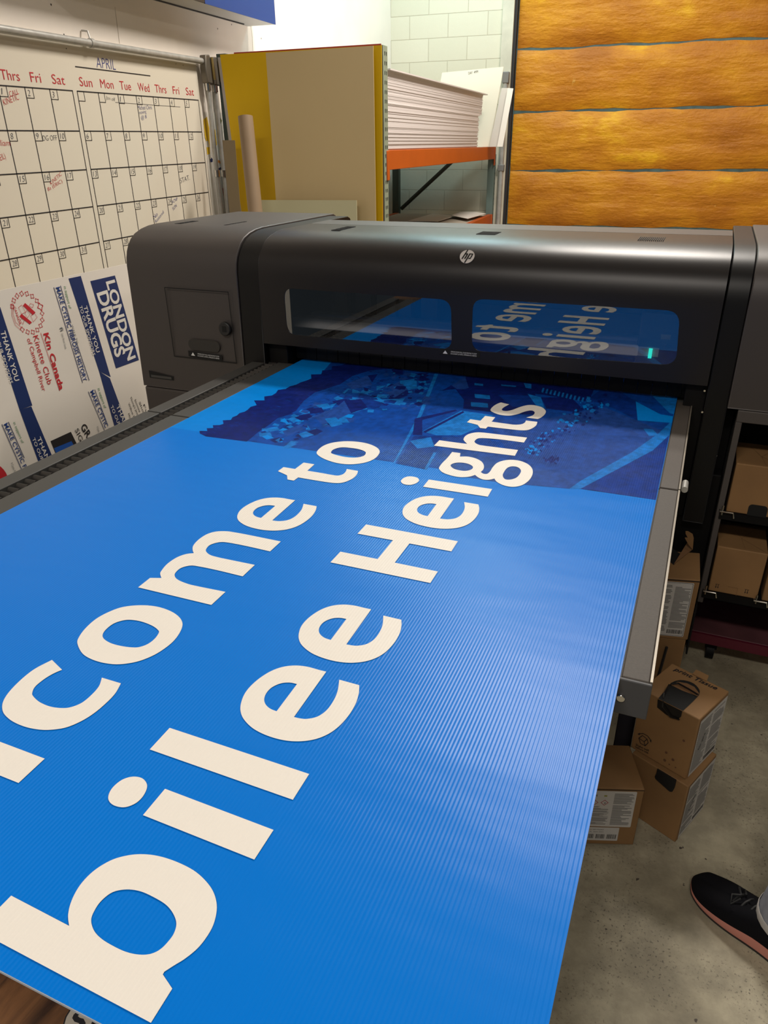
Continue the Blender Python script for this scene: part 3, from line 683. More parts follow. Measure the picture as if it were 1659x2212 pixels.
# scattered rooftops of the distant street
for k in range(170):
    t = rnd.random(); cx = 560 + 330 * t; cy = 935 - 140 * t; d = rnd.uniform(-12, 75)
    cx += d * .75; cy += d * .42; s_ = rnd.uniform(4, 13)
    if cy > 965 + (cx - 600) * .14 or cy < 775: continue
    an = rnd.uniform(0, 3)
    q = [(cx + s_ * 1.5 * math.cos(an + j * PI / 2 + rnd.uniform(-.4, .4)), cy + s_ * .6 * math.sin(an + j * PI / 2)) for j in range(rnd.choice([3, 4, 4]))]
    pp(q, rnd.choice([1, 1, 3, 3, 3, 4, 4, 5, 2, 0]))
for q, mi in (([(875, 480), (1080, 400), (1140, 350), (1190, 440), (960, 540)], 5), ([(1140, 350), (1260, 340), (1310, 400), (1190, 440)], 1), ([(1260, 340), (1370, 330), (1430, 390), (1310, 400)], 4),
              ([(1345, 345), (1575, 335), (1540, 385), (1430, 370)], 3), ([(860, 500), (930, 470), (990, 530), (900, 560)], 2), ([(1150, 230), (1310, 170), (1340, 240), (1200, 270)], 5), ([(1310, 170), (1380, 160), (1340, 220)], 1),
              ([(1000, 480), (1080, 470), (1130, 520), (1050, 540)], 3), ([(700, 570), (830, 520), (850, 560), (720, 610)], 5), ([(690, 690), (760, 650), (800, 660), (740, 695)], 3), ([(1480, 130), (1560, 125), (1560, 165), (1500, 160)], 1), ([(1410, 280), (1540, 210), (1640, 240), (1500, 330)], 5), ([(1540, 210), (1660, 190), (1660, 260), (1600, 275)], 3)):
    pp(q, mi, *A_)
# road and near houses
pp([(300, 105), (460, 115), (440, 170), (330, 200), (230, 330), (190, 350), (90, 590), (0, 560), (60, 470), (180, 300), (240, 230)], 2, *B_)
pp([(205, 330), (290, 115), (310, 115), (225, 330), (80, 590), (70, 590)], 3, *B_)
pp([(460, 110), (900, 110), (1130, 200), (1100, 262), (830, 222), (400, 195), (330, 205), (375, 178), (450, 160)], 1, *B_)
pp([(380, 178), (450, 128), (470, 190), (420, 205)], 5, *B_)
pp([(400, 196), (820, 222), (850, 330), (700, 330), (440, 300), (445, 255)], 1, *B_)
pp([(620, 225), (820, 232), (835, 290), (700, 290)], 4, *B_)
pp([(780, 222), (850, 240), (870, 300), (830, 290)], 3, *B_)
pp([(850, 240), (1010, 240), (1060, 290), (1050, 320), (880, 300)], 1, *B_)
for q in ([(500, 222), (580, 230), (583, 250), (503, 243)], [(480, 265), (570, 272), (573, 295), (483, 288)], [(500, 165), (545, 170), (545, 180), (500, 176)], [(760, 165), (800, 170), (800, 195), (770, 190)], [(640, 172), (720, 180), (718, 186), (642, 180)]): pp(q, 3, *B_)
for k in range(12):
    x = 860 + k * 21; y = 190 + k * 5; pp([(x, y), (x + 9, y + 2), (x + 2, y + 26), (x - 8, y + 22)], 3, *B_)
pp([(190, 355), (420, 300), (480, 335), (560, 380), (470, 450), (200, 440)], 2, *B_)
pp([(225, 420), (430, 310), (600, 335), (520, 400), (430, 440), (300, 440)], 3, *B_)
pp([(185, 352), (225, 350), (225, 440), (175, 438)], 1, *B_)
pp([(185, 352), (400, 305), (410, 312), (215, 362)], 1, *B_)
pp([(230, 420), (440, 312), (446, 320), (240, 428)], 1, *B_)
pp([(180, 445), (330, 445), (300, 520), (240, 620), (90, 590)], 4, *B_)
pp([(160, 470), (270, 450), (290, 500), (200, 510)], 3, *B_)
pp([(330, 450), (560, 450), (700, 560), (640, 690), (330, 640)], 5, *B_)
pp([(285, 530), (300, 532), (250, 622), (235, 620)], 3, *B_)
pp([(560, 360), (900, 350), (1180, 290), (1350, 360), (1500, 420), (1440, 520), (1000, 722), (640, 690), (700, 560)], 5, *B_)
pp([(1080, 262), (1160, 205), (1260, 205), (1350, 262), (1360, 362), (1240, 300), (1130, 262)], 4, *B_)
pp([(1000, 722), (1060, 680), (1330, 530), (1470, 430), (1540, 365), (1530, 440), (1440, 520), (1060, 722)], 3, *B_)
pp([(1060, 722), (1440, 520), (1530, 440), (1455, 782)], 4, *B_)
pp([(1260, 200), (1400, 205), (1500, 285), (1450, 310), (1370, 250)], 2, *B_)
pp([(1380, 205), (1575, 215), (1560, 330), (1530, 325), (1420, 215)], 3, *B_)
pp([(1350, 262), (1480, 330), (1545, 340), (1540, 375), (1360, 362)], 0, *B_)
pp([(1390, 405), (1440, 410), (1470, 440), (1420, 445)], 3, *B_)
for k in range(150):
    t = rnd.random(); x = 760 + 420 * t + rnd.gauss(0, 22); y = 540 - 280 * t + rnd.gauss(0, 26); s_ = rnd.uniform(4, 15)
    pp([(x + s_ * rnd.uniform(.6, 1.3) * math.cos(j * 1.257), y + s_ * .7 * rnd.uniform(.6, 1.3) * math.sin(j * 1.257)) for j in range(5)], rnd.choice([1, 1, 4, 3, 0]), *B_)
for k in range(36):
    x = 910 + rnd.gauss(0, 22); y = 570 + rnd.gauss(0, 14); s_ = rnd.uniform(3, 10)
    pp([(x + s_ * rnd.uniform(.5, 1.3) * math.cos(j * 1.257), y + s_ * .8 * math.sin(j * 1.257)) for j in range(5)], 1, *B_)
for k in range(60):
    x = rnd.uniform(0, 260); y = rnd.uniform(100, 330) - x * .2; s_ = rnd.uniform(6, 22)
    an = rnd.uniform(0, 3)
    pp([(x + s_ * 1.3 * math.cos(an + j * PI / 2), y + s_ * .6 * math.sin(an + j * PI / 2)) for j in range(4)], rnd.choice([1, 4, 5, 3, 2]), *B_)
ph.build('printed_photograph', PC, bd, label='blue toned picture of a hillside of houses printed on the far end')
#@@FRONT
# ------------------------------------------------------------------ rustic table under the near end
def rustic():
    m = mat('rustic_wood', (0.1, 0.04, 0.015, 1), .55); nt = m.node_tree; b = nt.nodes['Principled BSDF']
    tc = nt.nodes.new('ShaderNodeTexCoord'); mp = nt.nodes.new('ShaderNodeMapping'); mp.inputs['Scale'].default_value = (9, 1.2, 1); mp.inputs['Rotation'].default_value = (0, 0, .08)
    nt.links.new(tc.outputs['Object'], mp.inputs[0])
    n = nt.nodes.new('ShaderNodeTexNoise'); n.inputs['Scale'].default_value = 4; n.inputs['Detail'].default_value = 9; n.inputs['Roughness'].default_value = .65; n.inputs['Distortion'].default_value = .5
    nt.links.new(mp.outputs[0], n.inputs['Vector'])
    r = nt.nodes.new('ShaderNodeValToRGB'); r.color_ramp.elements[0].position = .32; r.color_ramp.elements[0].color = (0.022, 0.008, 0.004, 1); r.color_ramp.elements[1].position = .66; r.color_ramp.elements[1].color = (0.22, 0.095, 0.035, 1)
    nt.links.new(n.outputs[0], r.inputs[0]); nt.links.new(r.outputs[0], b.inputs['Base Color'])
    bp = nt.nodes.new('ShaderNodeBump'); bp.inputs['Strength'].default_value = .3; bp.inputs['Distance'].default_value = .004; nt.links.new(n.outputs[0], bp.inputs['Height']); nt.links.new(bp.outputs[0], b.inputs['Normal'])
    return m
M_rus = rustic()
tb = thing('work_table', 'dark brown rustic wood table under the near left corner of the blue board', 'table', (-.85, .25, 0), True)
MB().box(-1.45, -.36, -.35, .80, .83, .868).build('tabletop', M_rus, tb, bevel=.003)
for x in (-1.39, -.42):
    for y in (-.29, .74): MB().box(x - .03, x + .03, y - .03, y + .03, 0, .83).build('leg', M_rus, tb, bevel=.003)
sk = MB(); s0 = P(171, 2205, 2, .869)
SU = Vector((.8, .6, 0)); SV = Vector((-.6, .8, 0))
oct_ = [(.012 * math.cos(a * PI / 8), .0145 * math.sin(a * PI / 8)) for a in range(16)]
sk.plate([[(x * 1.12, y * 1.12) for x, y in oct_]], s0, SU, SV, Z, 0, 0, .0006); sk.plate([oct_], s0, SU, SV, Z, 0, 1, .0009)
sk.text('S', s0 - SU * .006 - SV * .008, SU, SV, Z, .012, .016, 0, .0012, .04)
sk.build('sticker', [M_black_ink, mat('sticker_grey', (0.45, 0.40, 0.33, 1), .5)], tb, label='small pale sticker with a black symbol')

#@@WALLTHINGS
# ------------------------------------------------------------------ whiteboard calendar on the left wall
WX = XL + .014
wbd = thing('whiteboard', 'large whiteboard with two month calendar grids on the left wall', 'whiteboard', (XL, 3.2, .8))
M_wbd = mat('whiteboard_enamel', (0.70, 0.64, 0.53, 1), .28, spec=.4)
ye = W(437, 258, 0, WX).y
MB().box(XL + .002, WX, 1.4, ye, .75, 2.045).build('panel', M_wbd, wbd, bevel=.003)
M_pen = [mat('grey_marker', (0.10, 0.10, 0.11, 1), .6), mat('blue_marker', (0.03, 0.04, 0.22, 1), .6), M_red_ink]
wk = MB(); WO = Vector((WX, 0, 0)); 
def wline(y0, z0, y1, z1, r, mi=0, mb=None):
    (mb or wk).stroke([(y0, z0), (y1, z1)], WO, Y, Z, X, r, mi, .0012)
r0 = W(166.4, 196.8, 0, WX); r1 = W(428.2, 216.4, 0, WX)
PIT = .1775
def zt(y): return r0.z + (r1.z - r0.z) * (y - r0.y) / (r1.y - r0.y)
CW = (r1.y - r0.y) / 7
calL1 = W(156.2, 195.3, 0, WX).y
cals = [(r0.y, [['', '', '1', '2', '3', '4', '5']] + [[str(6 + 7 * r + c) for c in range(7)] for r in range(3)] + [['27', '28', '29', '30', '', '', '']]),
        (calL1 - 7 * CW, [['', '', '', '', '1', '2', '3']] + [[str(4 + 7 * r + c) for c in range(7)] for r in range(4)])]
DAYS = ['Sun', 'Mon', 'Tue', 'Wed', 'Thrs', 'Fri', 'Sat']
red = MB(); pen = MB()
for y0, nums in cals:
    for r in range(7): wline(y0, zt(y0) - r * PIT, y0 + 7 * CW, zt(y0 + 7 * CW) - r * PIT, .0026)
    for c in range(8): wline(y0 + c * CW, zt(y0 + c * CW), y0 + c * CW, zt(y0 + c * CW) - 6 * PIT, .0022)
    for r in range(6):
        for c in range(7):
            ya = y0 + c * CW; za = zt(ya) - r * PIT; yb = ya + CW * .30; zb = za - PIT * .24
            wline(yb, za, yb, zb, .0014); wline(ya, zb, yb, zb, .0014)
            if r < len(nums) and nums[r][c]:
                t = nums[r][c]
                pen.text(t, WO + Y * (ya + CW * .07) + Z * (zb + PIT * .045), Y, Z, X, CW * (.07 if t == '1' else .10 if len(t) < 2 else .19), PIT * .15, 0, .0012, -.012, .15)
    for c, d in enumerate(DAYS):
        ya = y0 + c * CW; MB().text(d, WO + Y * (ya + CW * (.30 if d == 'Fri' else .18)) + Z * (zt(ya) + .024), Y, Z, X, CW * {'Fri': .42, 'Sat': .55, 'Sun': .60, 'Mon': .66, 'Tue': .60, 'Wed': .66, 'Thrs': .70}[d], .042, 0, .0012, -.004).build('day_name', M_red_ink, wbd)
u0 = W(162.6, 143.8, 0, WX); u1 = W(324, 163.8, 0, WX); wline(u0.y, u0.z, u1.y, u1.z, .0024)
a0 = W(209, 146, 0, WX); a1 = W(250, 150, 0, WX)
pen.text('APRIL', a0, Y, Z, X, a1.y - a0.y, .05, 1, .0012, -.018, .1)
def scrawl(t, px0, px1, h, mi, mb, sl=0.0):
    a = W(*px0, 0, WX); b = W(*px1, 0, WX); U = (b - a); U.x = 0; L_ = U.length; U.normalize(); V = X.cross(U)
    MB().text(t, Vector((WX, a.y, a.z)), U, V, X, L_, h, 0, .0012, -.014, sl).build('handwritten_note', M_pen[2 if mb is red else mi], wbd)
scrawl('CALL', (22, 209), (41, 203), .022, 0, red, .1); scrawl('KINETIC', (9, 228), (42, 215), .026, 0, red, .1)
scrawl('8a (ERIC)', (104, 413), (135, 394), .017, 0, red, .1); scrawl('KINETIC', (110, 400), (134, 378), .018, 0, red, .1)
scrawl('william', (-14, 315), (22, 315), .026, 0, red, .1); scrawl('are (NEIL)', (-20, 357), (13, 342), .026, 0, red, .1)
scrawl('Jon off', (229, 214), (249, 219), .018, 0, pen, .1); scrawl('DG OFF', (93, 304), (124, 303), .024, 0, pen, .1)
scrawl('Michael Chris', (298, 237), (328, 236), .022, 1, pen, .1); scrawl('moving', (301, 247), (316, 244), .018, 1, pen, .1); scrawl('@ 8', (305, 258), (317, 255), .018, 1, pen, .1)
scrawl('STAT.', (390, 396), (410, 388), .03, 0, pen, .1); scrawl('ACNP', (371, 440), (384, 432), .018, 1, pen); scrawl('SUN', (374, 455), (382, 446), .02, 1, pen)
scrawl('No', (333, 474), (341, 465), .024, 1, pen); scrawl('Restored', (337, 482), (354, 460), .02, 1, pen)
a = W(249, 221, 0, WX); b = W(389, 231, 0, WX); pen.stroke([(a.y, a.z), (b.y, b.z)], WO, Y, Z, X, .0009, 0, .0012)
wk.build('calendar_grid', M_black_ink, wbd)
pen.build('day_numbers', M_pen, wbd)
dots = MB()
for px in ((143, 105), (380, 138), (395, 141), (425, 144)):
    q = W(*px, 0, WX); dots.plate([[(.003 * math.cos(k), .003 * math.sin(k)) for k in range(6)]], q, Y, Z, X, 0, 0, .0012)
dots.build('screw_heads', M_black_ink, wbd)
# horizontal pipe along the top of the whiteboard with two pipe clamps hanging from it
pz0 = W(0, 62, 0, XL + .05); pz1 = W(436, 132, 0, XL + .05)
hp_ = thing('wall_pipe', 'long grey horizontal pipe along the top edge of the whiteboard', 'pipe', (XL + .05, 3.2, pz1.z))
d = (pz1 - pz0).normalized()
MB().tube([pz0 - d * 1.4, pz1 + d * .03], .017, 14).build('pipe', M_steel, hp_, smooth=True)
qq = W(197, 93, 0, XL + .05)
MB().tube([qq + Vector((0, -.012, 0)), qq + Vector((0, .012, 0))], .021, 14).tube([qq + Vector((-.0, 0, .01)), qq + Vector((-.01, 0, .05)), qq + Vector((-.045, 0, .055))], .005, 8).build('hanger_clip', M_steel, hp_)
M_cast = mat('cast_clamp', (0.17, 0.15, 0.12, 1), .45, .6)
for (tx, ty, bx, by, lab, dx) in ((447, 168, 479, 470, 'left one of two steel pipe clamps hanging beside the whiteboard', 0), (462, 172, 493, 470, 'right one of two steel pipe clamps hanging beside the whiteboard', .0)):
    t_ = W(tx, ty, 0, XL + .055); b_ = W(bx, by, 0, XL + .04); low = t_ + (b_ - t_) * ((t_.z - .9) / (t_.z - b_.z))
    cl = thing('pipe_clamp', lab, 'clamp', low, group='pipe clamps beside the whiteboard')
    MB().tube([t_, low], .0135, 12).build('pipe', M_steel, cl, smooth=True)
    h = t_
    MB().prism([h + Vector((-.02, -.034, -.03)), h + Vector((-.02, .034, -.035)), h + Vector((-.02, .04, .06)), h + Vector((-.02, .02, .125)), h + Vector((-.02, -.03, .12)), h + Vector((-.02, -.04, .05))], (.045, 0, 0)).build('jaw', M_cast, cl, bevel=.006)
    MB().tube([h + Vector((.0, .0, -.03)), h + Vector((0, 0, -.07))], .019, 12).build('coupling', M_chrome, cl, smooth=True)
    m_ = t_ + (low - t_) * .52
    MB().tube([m_ + Vector((0, 0, .02)), m_ - Vector((0, 0, .02))], .0185, 12).build('collar', M_chrome, cl, smooth=True)
    MB().tube([h + Vector((.034, .025, .11)), h + Vector((.036, .03, -.01))], .008, 10).build('screw_handle', mat('brass_handle', (0.45, 0.33, 0.12, 1), .35, .8), cl, smooth=True)
# leaf poster behind the clamps
po = thing('leaf_poster', 'white poster with yellow and coloured maple leaves on the left wall behind the clamps', 'poster', (XL, 5.0, 1.1))
pb = MB(); 
def pw(px, py): return W(420 + px / 5.98, 110 + py / 5.98, 0, XL + .003)
pm = [mat('poster_white', (0.76, 0.71, 0.62, 1), .6), mat('poster_yellow', (0.72, 0.45, 0.01, 1), .6), mat('poster_green', (0.18, 0.19, 0.02, 1), .6), mat('poster_orange', (0.7, 0.24, 0.03, 1), .6), mat('poster_navy', (0.012, 0.02, 0.09, 1), .6), mat('poster_red', (0.45, 0.05, 0.05, 1), .6)]
q = [pw(*p) for p in ((112, 790), (395, 800), (450, 2100), (235, 2130))]
pb.poly3(q, X, .0005, 0); pb.build('sheet', pm[0], po)
pb = MB()
for pl, mi in (([(115, 885), (160, 850), (190, 1000), (200, 1330), (165, 1340), (155, 1245), (195, 1240), (175, 1160), (150, 1165), (135, 1110)], 1), ([(210, 1085), (265, 1010), (290, 1210), (245, 1270), (225, 1180)], 1),
               ([(290, 850), (305, 820), (315, 850), (330, 860), (355, 900), (335, 950), (300, 945)], 2), ([(340, 1320), (360, 1310), (372, 1345), (345, 1360)], 2), ([(195, 1390), (210, 1400), (215, 1375), (235, 1400), (232, 1435), (205, 1440)], 4),
               ([(268, 1470), (310, 1405), (360, 1450), (355, 1470), (310, 1440), (285, 1480)], 3), ([(272, 1500), (310, 1515), (375, 1485), (380, 1535), (340, 1530), (300, 1550), (275, 1530)], 4), ([(385, 1610), (400, 1600), (410, 1650), (395, 1680)], 5), ([(360, 1780), (372, 1750), (390, 1860), (375, 1870)], 5)):
    MB().poly3([pw(*p) for p in pl], X, .0012, 0).build('leaf_print', pm[mi], po)
# blue wall cabinet at the very top
bc = thing('wall_cabinet', 'dark blue box cabinet high on the left wall at the top of the view', 'cabinet', (XL, 4.8, 2.3))
f = W(594, 53, 0, -2.62); g = W(442, 10, 0, -2.62)
zb_ = f.z; yr = f.y
MB().box(XL + .002, -2.622, 3.2, yr, zb_, zb_ + .7).build('cabinet_body', mat('grey_underside', (0.50, 0.50, 0.48, 1), .6), bc)
MB().box(-2.622, -2.615, g.y, yr + .002, zb_ - .001, zb_ + .7).build('blue_front', mat('cabinet_blue', (0.008, 0.052, 0.24, 1), .4), bc)
MB().box(-2.622, -2.616, 3.2, g.y - .001, zb_ + .002, zb_ + .7).build('brown_front', mat('cabinet_brown', (0.035, 0.022, 0.015, 1), .5), bc)
MB().box(-2.8, -2.79, 3.2, yr - .12, zb_ - .006, zb_ - .0005).build('bottom_trim', M_black_ink, bc)
# pin holes, nails and the crack in the wallboard
wr_ = MB()
for px in ((138, 75), (110, 10), (470, 62), (564, 83), (500, 53), (138, 75)):
    q = W(*px, 0, XL); wr_.plate([[(.004 * math.cos(k * 1.05), .005 * math.sin(k * 1.05)) for k in range(6)]], q, Y, Z, X, 0, 0, .001)
for pts in ([(248, 15), (253, 55), (258, 94)], [(540, 45), (545, 80), (546, 110)]):
    q = [W(*p, 0, XL) for p in pts]; wr_.stroke([(a.y, a.z) for a in q], Vector((XL, 0, 0)), Y, Z, X, .0012, 1, .001)
struct(wr_.build('trim_3', [M_black_ink, mat('wall_crack', (0.38, 0.33, 0.26, 1), .8)]))

#@@SIGN
# ------------------------------------------------------------------ sponsor sheet leaning beside the printer
LEAN = math.radians(6.5)
SX = -2.12
sP = W(195, 607, 0, SX); sN = Vector((math.cos(LEAN), 0, math.sin(LEAN))).normalized()
def sp(x, y): return hit(rw(x / 3.568, 440 + y / 3.568), sP, sN)
tA = sp(-40, 678); tB = sp(945, 470)
tdir = (tB - tA).normalized(); sd = sN.cross(tdir).normalized()
if sd.z > 0: sd = -sd
t0 = tB - tdir * 1.5; t1 = tB + tdir * .28
L0 = (t0.z - .004) / -sd.z; L1 = (t1.z - .004) / -sd.z
sg = thing('sponsor_sign', 'white sign sheet with sponsor names and navy bands leaning beside the printer', 'sign', (SX + .1, 2.2, 0))
corner = [t0, t1, t1 + sd * L1, t0 + sd * L0]
MB().prism(corner, -sN * .006).build('sign_sheet', mat('sign_white', (0.80, 0.74, 0.66, 1), .45), sg)
SM = [M_navy_ink, mat('sign_red', (0.55, 0.02, 0.03, 1), .5), mat('sign_text_blue', (0.015, 0.05, 0.22, 1), .5), mat('sign_green', (0.05, 0.22, 0.08, 1), .5), M_black_ink, mat('sign_white_ink', (0.78, 0.74, 0.68, 1), .5), mat('sign_orange', (0.75, 0.28, 0.03, 1), .5), mat('sign_blue', (0.01, 0.09, 0.42, 1), .5), mat('sign_grey', (0.16, 0.17, 0.18, 1), .5)]
ss = MB(); sw = [.0006]
def spoly(pts, mi):
    sw[0] += .00002; ss.poly3([sp(*p) for p in pts], sN, sw[0], mi)
def stext(t, b0, b1, h0, mi, bold=0.0, shear=0.0):
    a, b, h = sp(*b0), sp(*b1), sp(*h0); U = (b - a).normalized(); V = sN.cross(U).normalized()
    ss.text(t, a, U, V, sN, (b - a).length, abs((h - a).dot(V)), mi, .0016, bold, shear)
def sline(a, b, mi, r=.0012):
    a, b = sp(*a), sp(*b); d = (b - a).normalized(); n = sN.cross(d) * r
    ss.add([a - n + sN * .0015, b - n + sN * .0015, b + n + sN * .0015, a + n + sN * .0015], [(0, 1, 2, 3)], mi)
spoly([(695, 597), (885, 553), (1070, 1205), (893, 1270)], 7 if False else 0)
stext('LONDON', (815, 602), (985, 1212), (882, 586), 5, .03); stext('DRUGS', (744, 690), (893, 1190), (826, 668), 5, .03)
spoly([(527, 577), (622, 557), (852, 1336), (762, 1290)], 0); spoly([(762, 1290), (846, 1345), (1000, 1760), (905, 1800)], 0)
stext('THANK YOU', (640, 792), (742, 1150), (668, 784), 5, .01); stext('TO OUR SPONSORS', (608, 790), (713, 1172), (630, 784), 5, .006)
def cystic(b0, b1, h0, full=True):
    t = 'MAKE CYSTIC FIBROSIS HISTORY' if full else 'MAKE CYSTIC FIB'
    stext(t, b0, b1, h0, 2, .012)
cystic((427, 647), (642, 1372), (458, 634))
sline((413, 645), (635, 1380), 0, .0014); sline((464, 631), (545, 920), 0, .0014); sline((585, 1060), (686, 1362), 0, .0014)
stext('in support of', (489, 636), (530, 810), (508, 630), 3, 0, .2); stext('WALK TO', (545, 935), (588, 1080), (560, 930), 8)
stext('Cystic Fibrosis Canada', (470, 1000), (500, 1120), (484, 996), 8); stext('fi', (455, 955), (465, 985), (480, 950), 8, .01)
stext('Kin Canada', (332, 1002), (457, 1440), (372, 994), 1, .025); stext('Kinette Club', (252, 1022), (366, 1396), (292, 1010), 1); stext('of Campbell River', (205, 1042), (325, 1447), (236, 1032), 1)
sline((312, 995), (458, 1440), 1, .001)
spoly([(-95, 830), (0, 795), (248, 1555), (150, 1590)], 0); spoly([(150, 1590), (240, 1562), (420, 1990), (320, 2060)], 0)
stext('THANK YOU', (0, 985), (112, 1370), (38, 975), 5, .012); stext('TO OUR SPONSORS', (-52, 985), (75, 1388), (-27, 975), 5, .006)
cystic((692, 1450), (838, 1800), (722, 1440), False); sline((678, 1448), (832, 1815), 0, .0014); sline((728, 1432), (826, 1700), 0, .0014)
stext('in support of', (750, 1424), (803, 1580), (768, 1418), 3, 0, .2); stext('fi Cystic Fibrosis', (742, 1720), (770, 1810), (756, 1716), 8)
stext('THANK', (892, 1562), (975, 1760), (920, 1552), 5, .012); stext('TO OUR S', (848, 1564), (925, 1750), (870, 1556), 5, .006)
cystic((26, 1702), (196, 2080), (58, 1692), False); sline((12, 1700), (180, 2085), 0, .0014); sline((62, 1682), (185, 1960), 0, .0014)
stext('in support of', (99, 1686), (167, 1850), (118, 1680), 3, 0, .2); stext('fi Cystic Fibrosis', (80, 2000), (120, 2110), (96, 1994), 8)
stext('THANK', (282, 1808), (375, 2030), (312, 1798), 5, .012); stext('TO OUR S', (245, 1812), (330, 2020), (268, 1804), 5, .006)
stext('GRAPHIC', (618, 1722), (770, 1990), (666, 1708), 4, .02); stext('SIGNS', (574, 1746), (650, 1920), (606, 1736), 4)
spoly([(388, 1830), (545, 1758), (640, 1950), (470, 2030)], 4); spoly([(415, 1885), (550, 1830), (620, 1960), (480, 2030)], 7)
for k, t in enumerate(('Thong\'s Jewellers', 'Stoney Creek', 'Shoppers', 'Fulton')):
    stext(t, (1000 + 34 * k, 1492 + 20 * k), (1080 + 34 * k, 1690 + 20 * k), (1013 + 34 * k, 1488 + 20 * k), 4)
stext('Willow Point', (985, 1540), (1045, 1700), (998, 1535), 4); stext('Home', (985, 1620), (1010, 1690), (998, 1615), 4)
# red round emblem at the bottom
cc = sp(-70, 2165); 
ss.plate([[(.075 * math.cos(a * PI / 16), .075 * math.sin(a * PI / 16)) for a in range(32)]], cc, tdir, -sd, sN, 0, 1, .0008)
ss.plate([[(.045, -.06), (.06, -.06), (.03, .045), (.018, .03)]], cc, tdir, -sd, sN, 0, 6, .0011)
# crest: ring of small leaves around crossed red bars
ce = sp(212, 842); cu_ = (sp(332, 830) - sp(95, 855)); CR = cu_.length / 2 * .94
CU = (sp(330, 1000) - sp(457, 1440)).normalized() * -1; CVv = sN.cross(CU)
for k in range(15):
    a = math.radians(-152 + k * 20.3) 
    cc2 = ce + CVv * (CR * math.cos(a)) * 1.0 + CU * (CR * math.sin(a))
    big = 1.45 if k == 7 else 1.0
    leaf = []
    for j in range(16):
        th = j / 16 * 2 * PI; rr_ = .0085 * big * (1 + .28 * math.cos(4 * th + a)); leaf.append((rr_ * math.cos(th + a), rr_ * math.sin(th + a)))
    ss.plate([leaf, [(x * .72, y * .72) for x, y in leaf]], cc2, CVv, CU, sN, 0, 1, .001)
def cl_(pts, mi, w=.0011): ss.poly3([sp(*p) for p in pts], sN, w, mi)
for pl in ([(185, 765), (245, 840), (275, 870), (255, 880), (180, 790)],): pass
cl_([(175, 785), (192, 765), (272, 838), (252, 858)], 1); cl_([(148, 868), (165, 848), (245, 915), (228, 930)], 1)
for pl in ([(232, 768), (258, 778), (250, 800), (222, 790)], [(140, 800), (165, 780), (195, 835), (165, 850)], [(190, 850), (205, 820), (230, 850), (210, 880)], [(235, 865), (262, 840), (285, 875), (255, 910)], [(165, 880), (185, 900), (175, 930), (155, 900)]):
    q = pl + pl[:1]
    for a, b in zip(q[:-1], q[1:]): sline(a, b, 1, .0006)
a_ = [(88, 770), (100, 770), (100, 850), (120, 915), (160, 950), (155, 970), (115, 935), (90, 860)]
q = a_ + a_[:1]
for a, b in zip(q[:-1], q[1:]): sline(a, b, 1, .0007)
stext('CANADA', (100, 795), (148, 935), (117, 790), 1, .01)
ss.build('sign_print', SM, sg)

#@@RACK
# ------------------------------------------------------------------ pallet rack along the left wall
RX = -1.645
rk = thing('pallet_rack', 'green and orange pallet rack along the left wall holding stacked boards', 'rack', (-2.2, 6.6, 0))
M_gr = mat('rack_green', (0.26, 0.31, 0.23, 1), .5, var=.08, vscale=10)
M_grd = mat('rack_dark_green', (0.06, 0.085, 0.07, 1), .5)
M_or = mat('rack_orange', (0.50, 0.090, 0.009, 1), .45, var=.06, vscale=5)
for y in (4.81, 8.36):
    for x, mm in ((RX, M_gr if y < 6 else mat('rack_teal', (0.13, 0.19, 0.175, 1), .5)), (-2.70, M_grd)):
        u = MB().box(x - .07, x, y, y + .078, 0, 2.09 if y < 6 else 1.46).build('upright', mm, rk, bevel=.003)
        if x == RX:
            h_ = MB()
            for k in range(38 if y < 6 else 26):
                z = 2.05 - k * .05
                if y > 6: z -= .62
                if z < .3: break
                for yy_ in ((.024, .054) if y < 6 else (.055,)):
                    h_.plate([[(-.006, .008), (.006, .008), (.004, -.012), (-.004, -.012)]], Vector((x, y + yy_, z)), Y, Z, X, 0, 0, .0012)
            h_.build('slot_holes', M_void, u)
for z0, z1 in ((1.416, 1.530), (.775, .882)):
    for x, mm in ((RX - .002, M_or), (-2.70, M_or)):
        MB().box(x - .045, x + .004, 4.889, 8.36, z0, z1).build('beam', mm, rk, bevel=.003)
    for y in (4.878, 8.352):
        MB().box(RX - .002, RX + .006, y - .03, y + .022, z0 - .06, z1 - .002).build('beam_end_plate', M_or, rk, bevel=.003)
    MB().box(-2.70, RX - .05, 4.9, 8.35, z1 - .03, z1 - .006).build('shelf_deck', mat('pale_deck', (0.45, 0.40, 0.33, 1), .7), rk)
MB().box(-2.66, -1.72, 4.83, 4.87, .35, .39).build('end_brace', M_grd, rk)
for (z0, z1) in ((.5, 1.25),):
    a = Vector((-2.68, 8.4, z0 + .42)); b = Vector((-1.73, 8.4, z1 + .46))
    MB().tube([a, b], .022, 6).build('brace', mat('brace_dark', (0.03, 0.035, 0.025, 1), .5), rk)
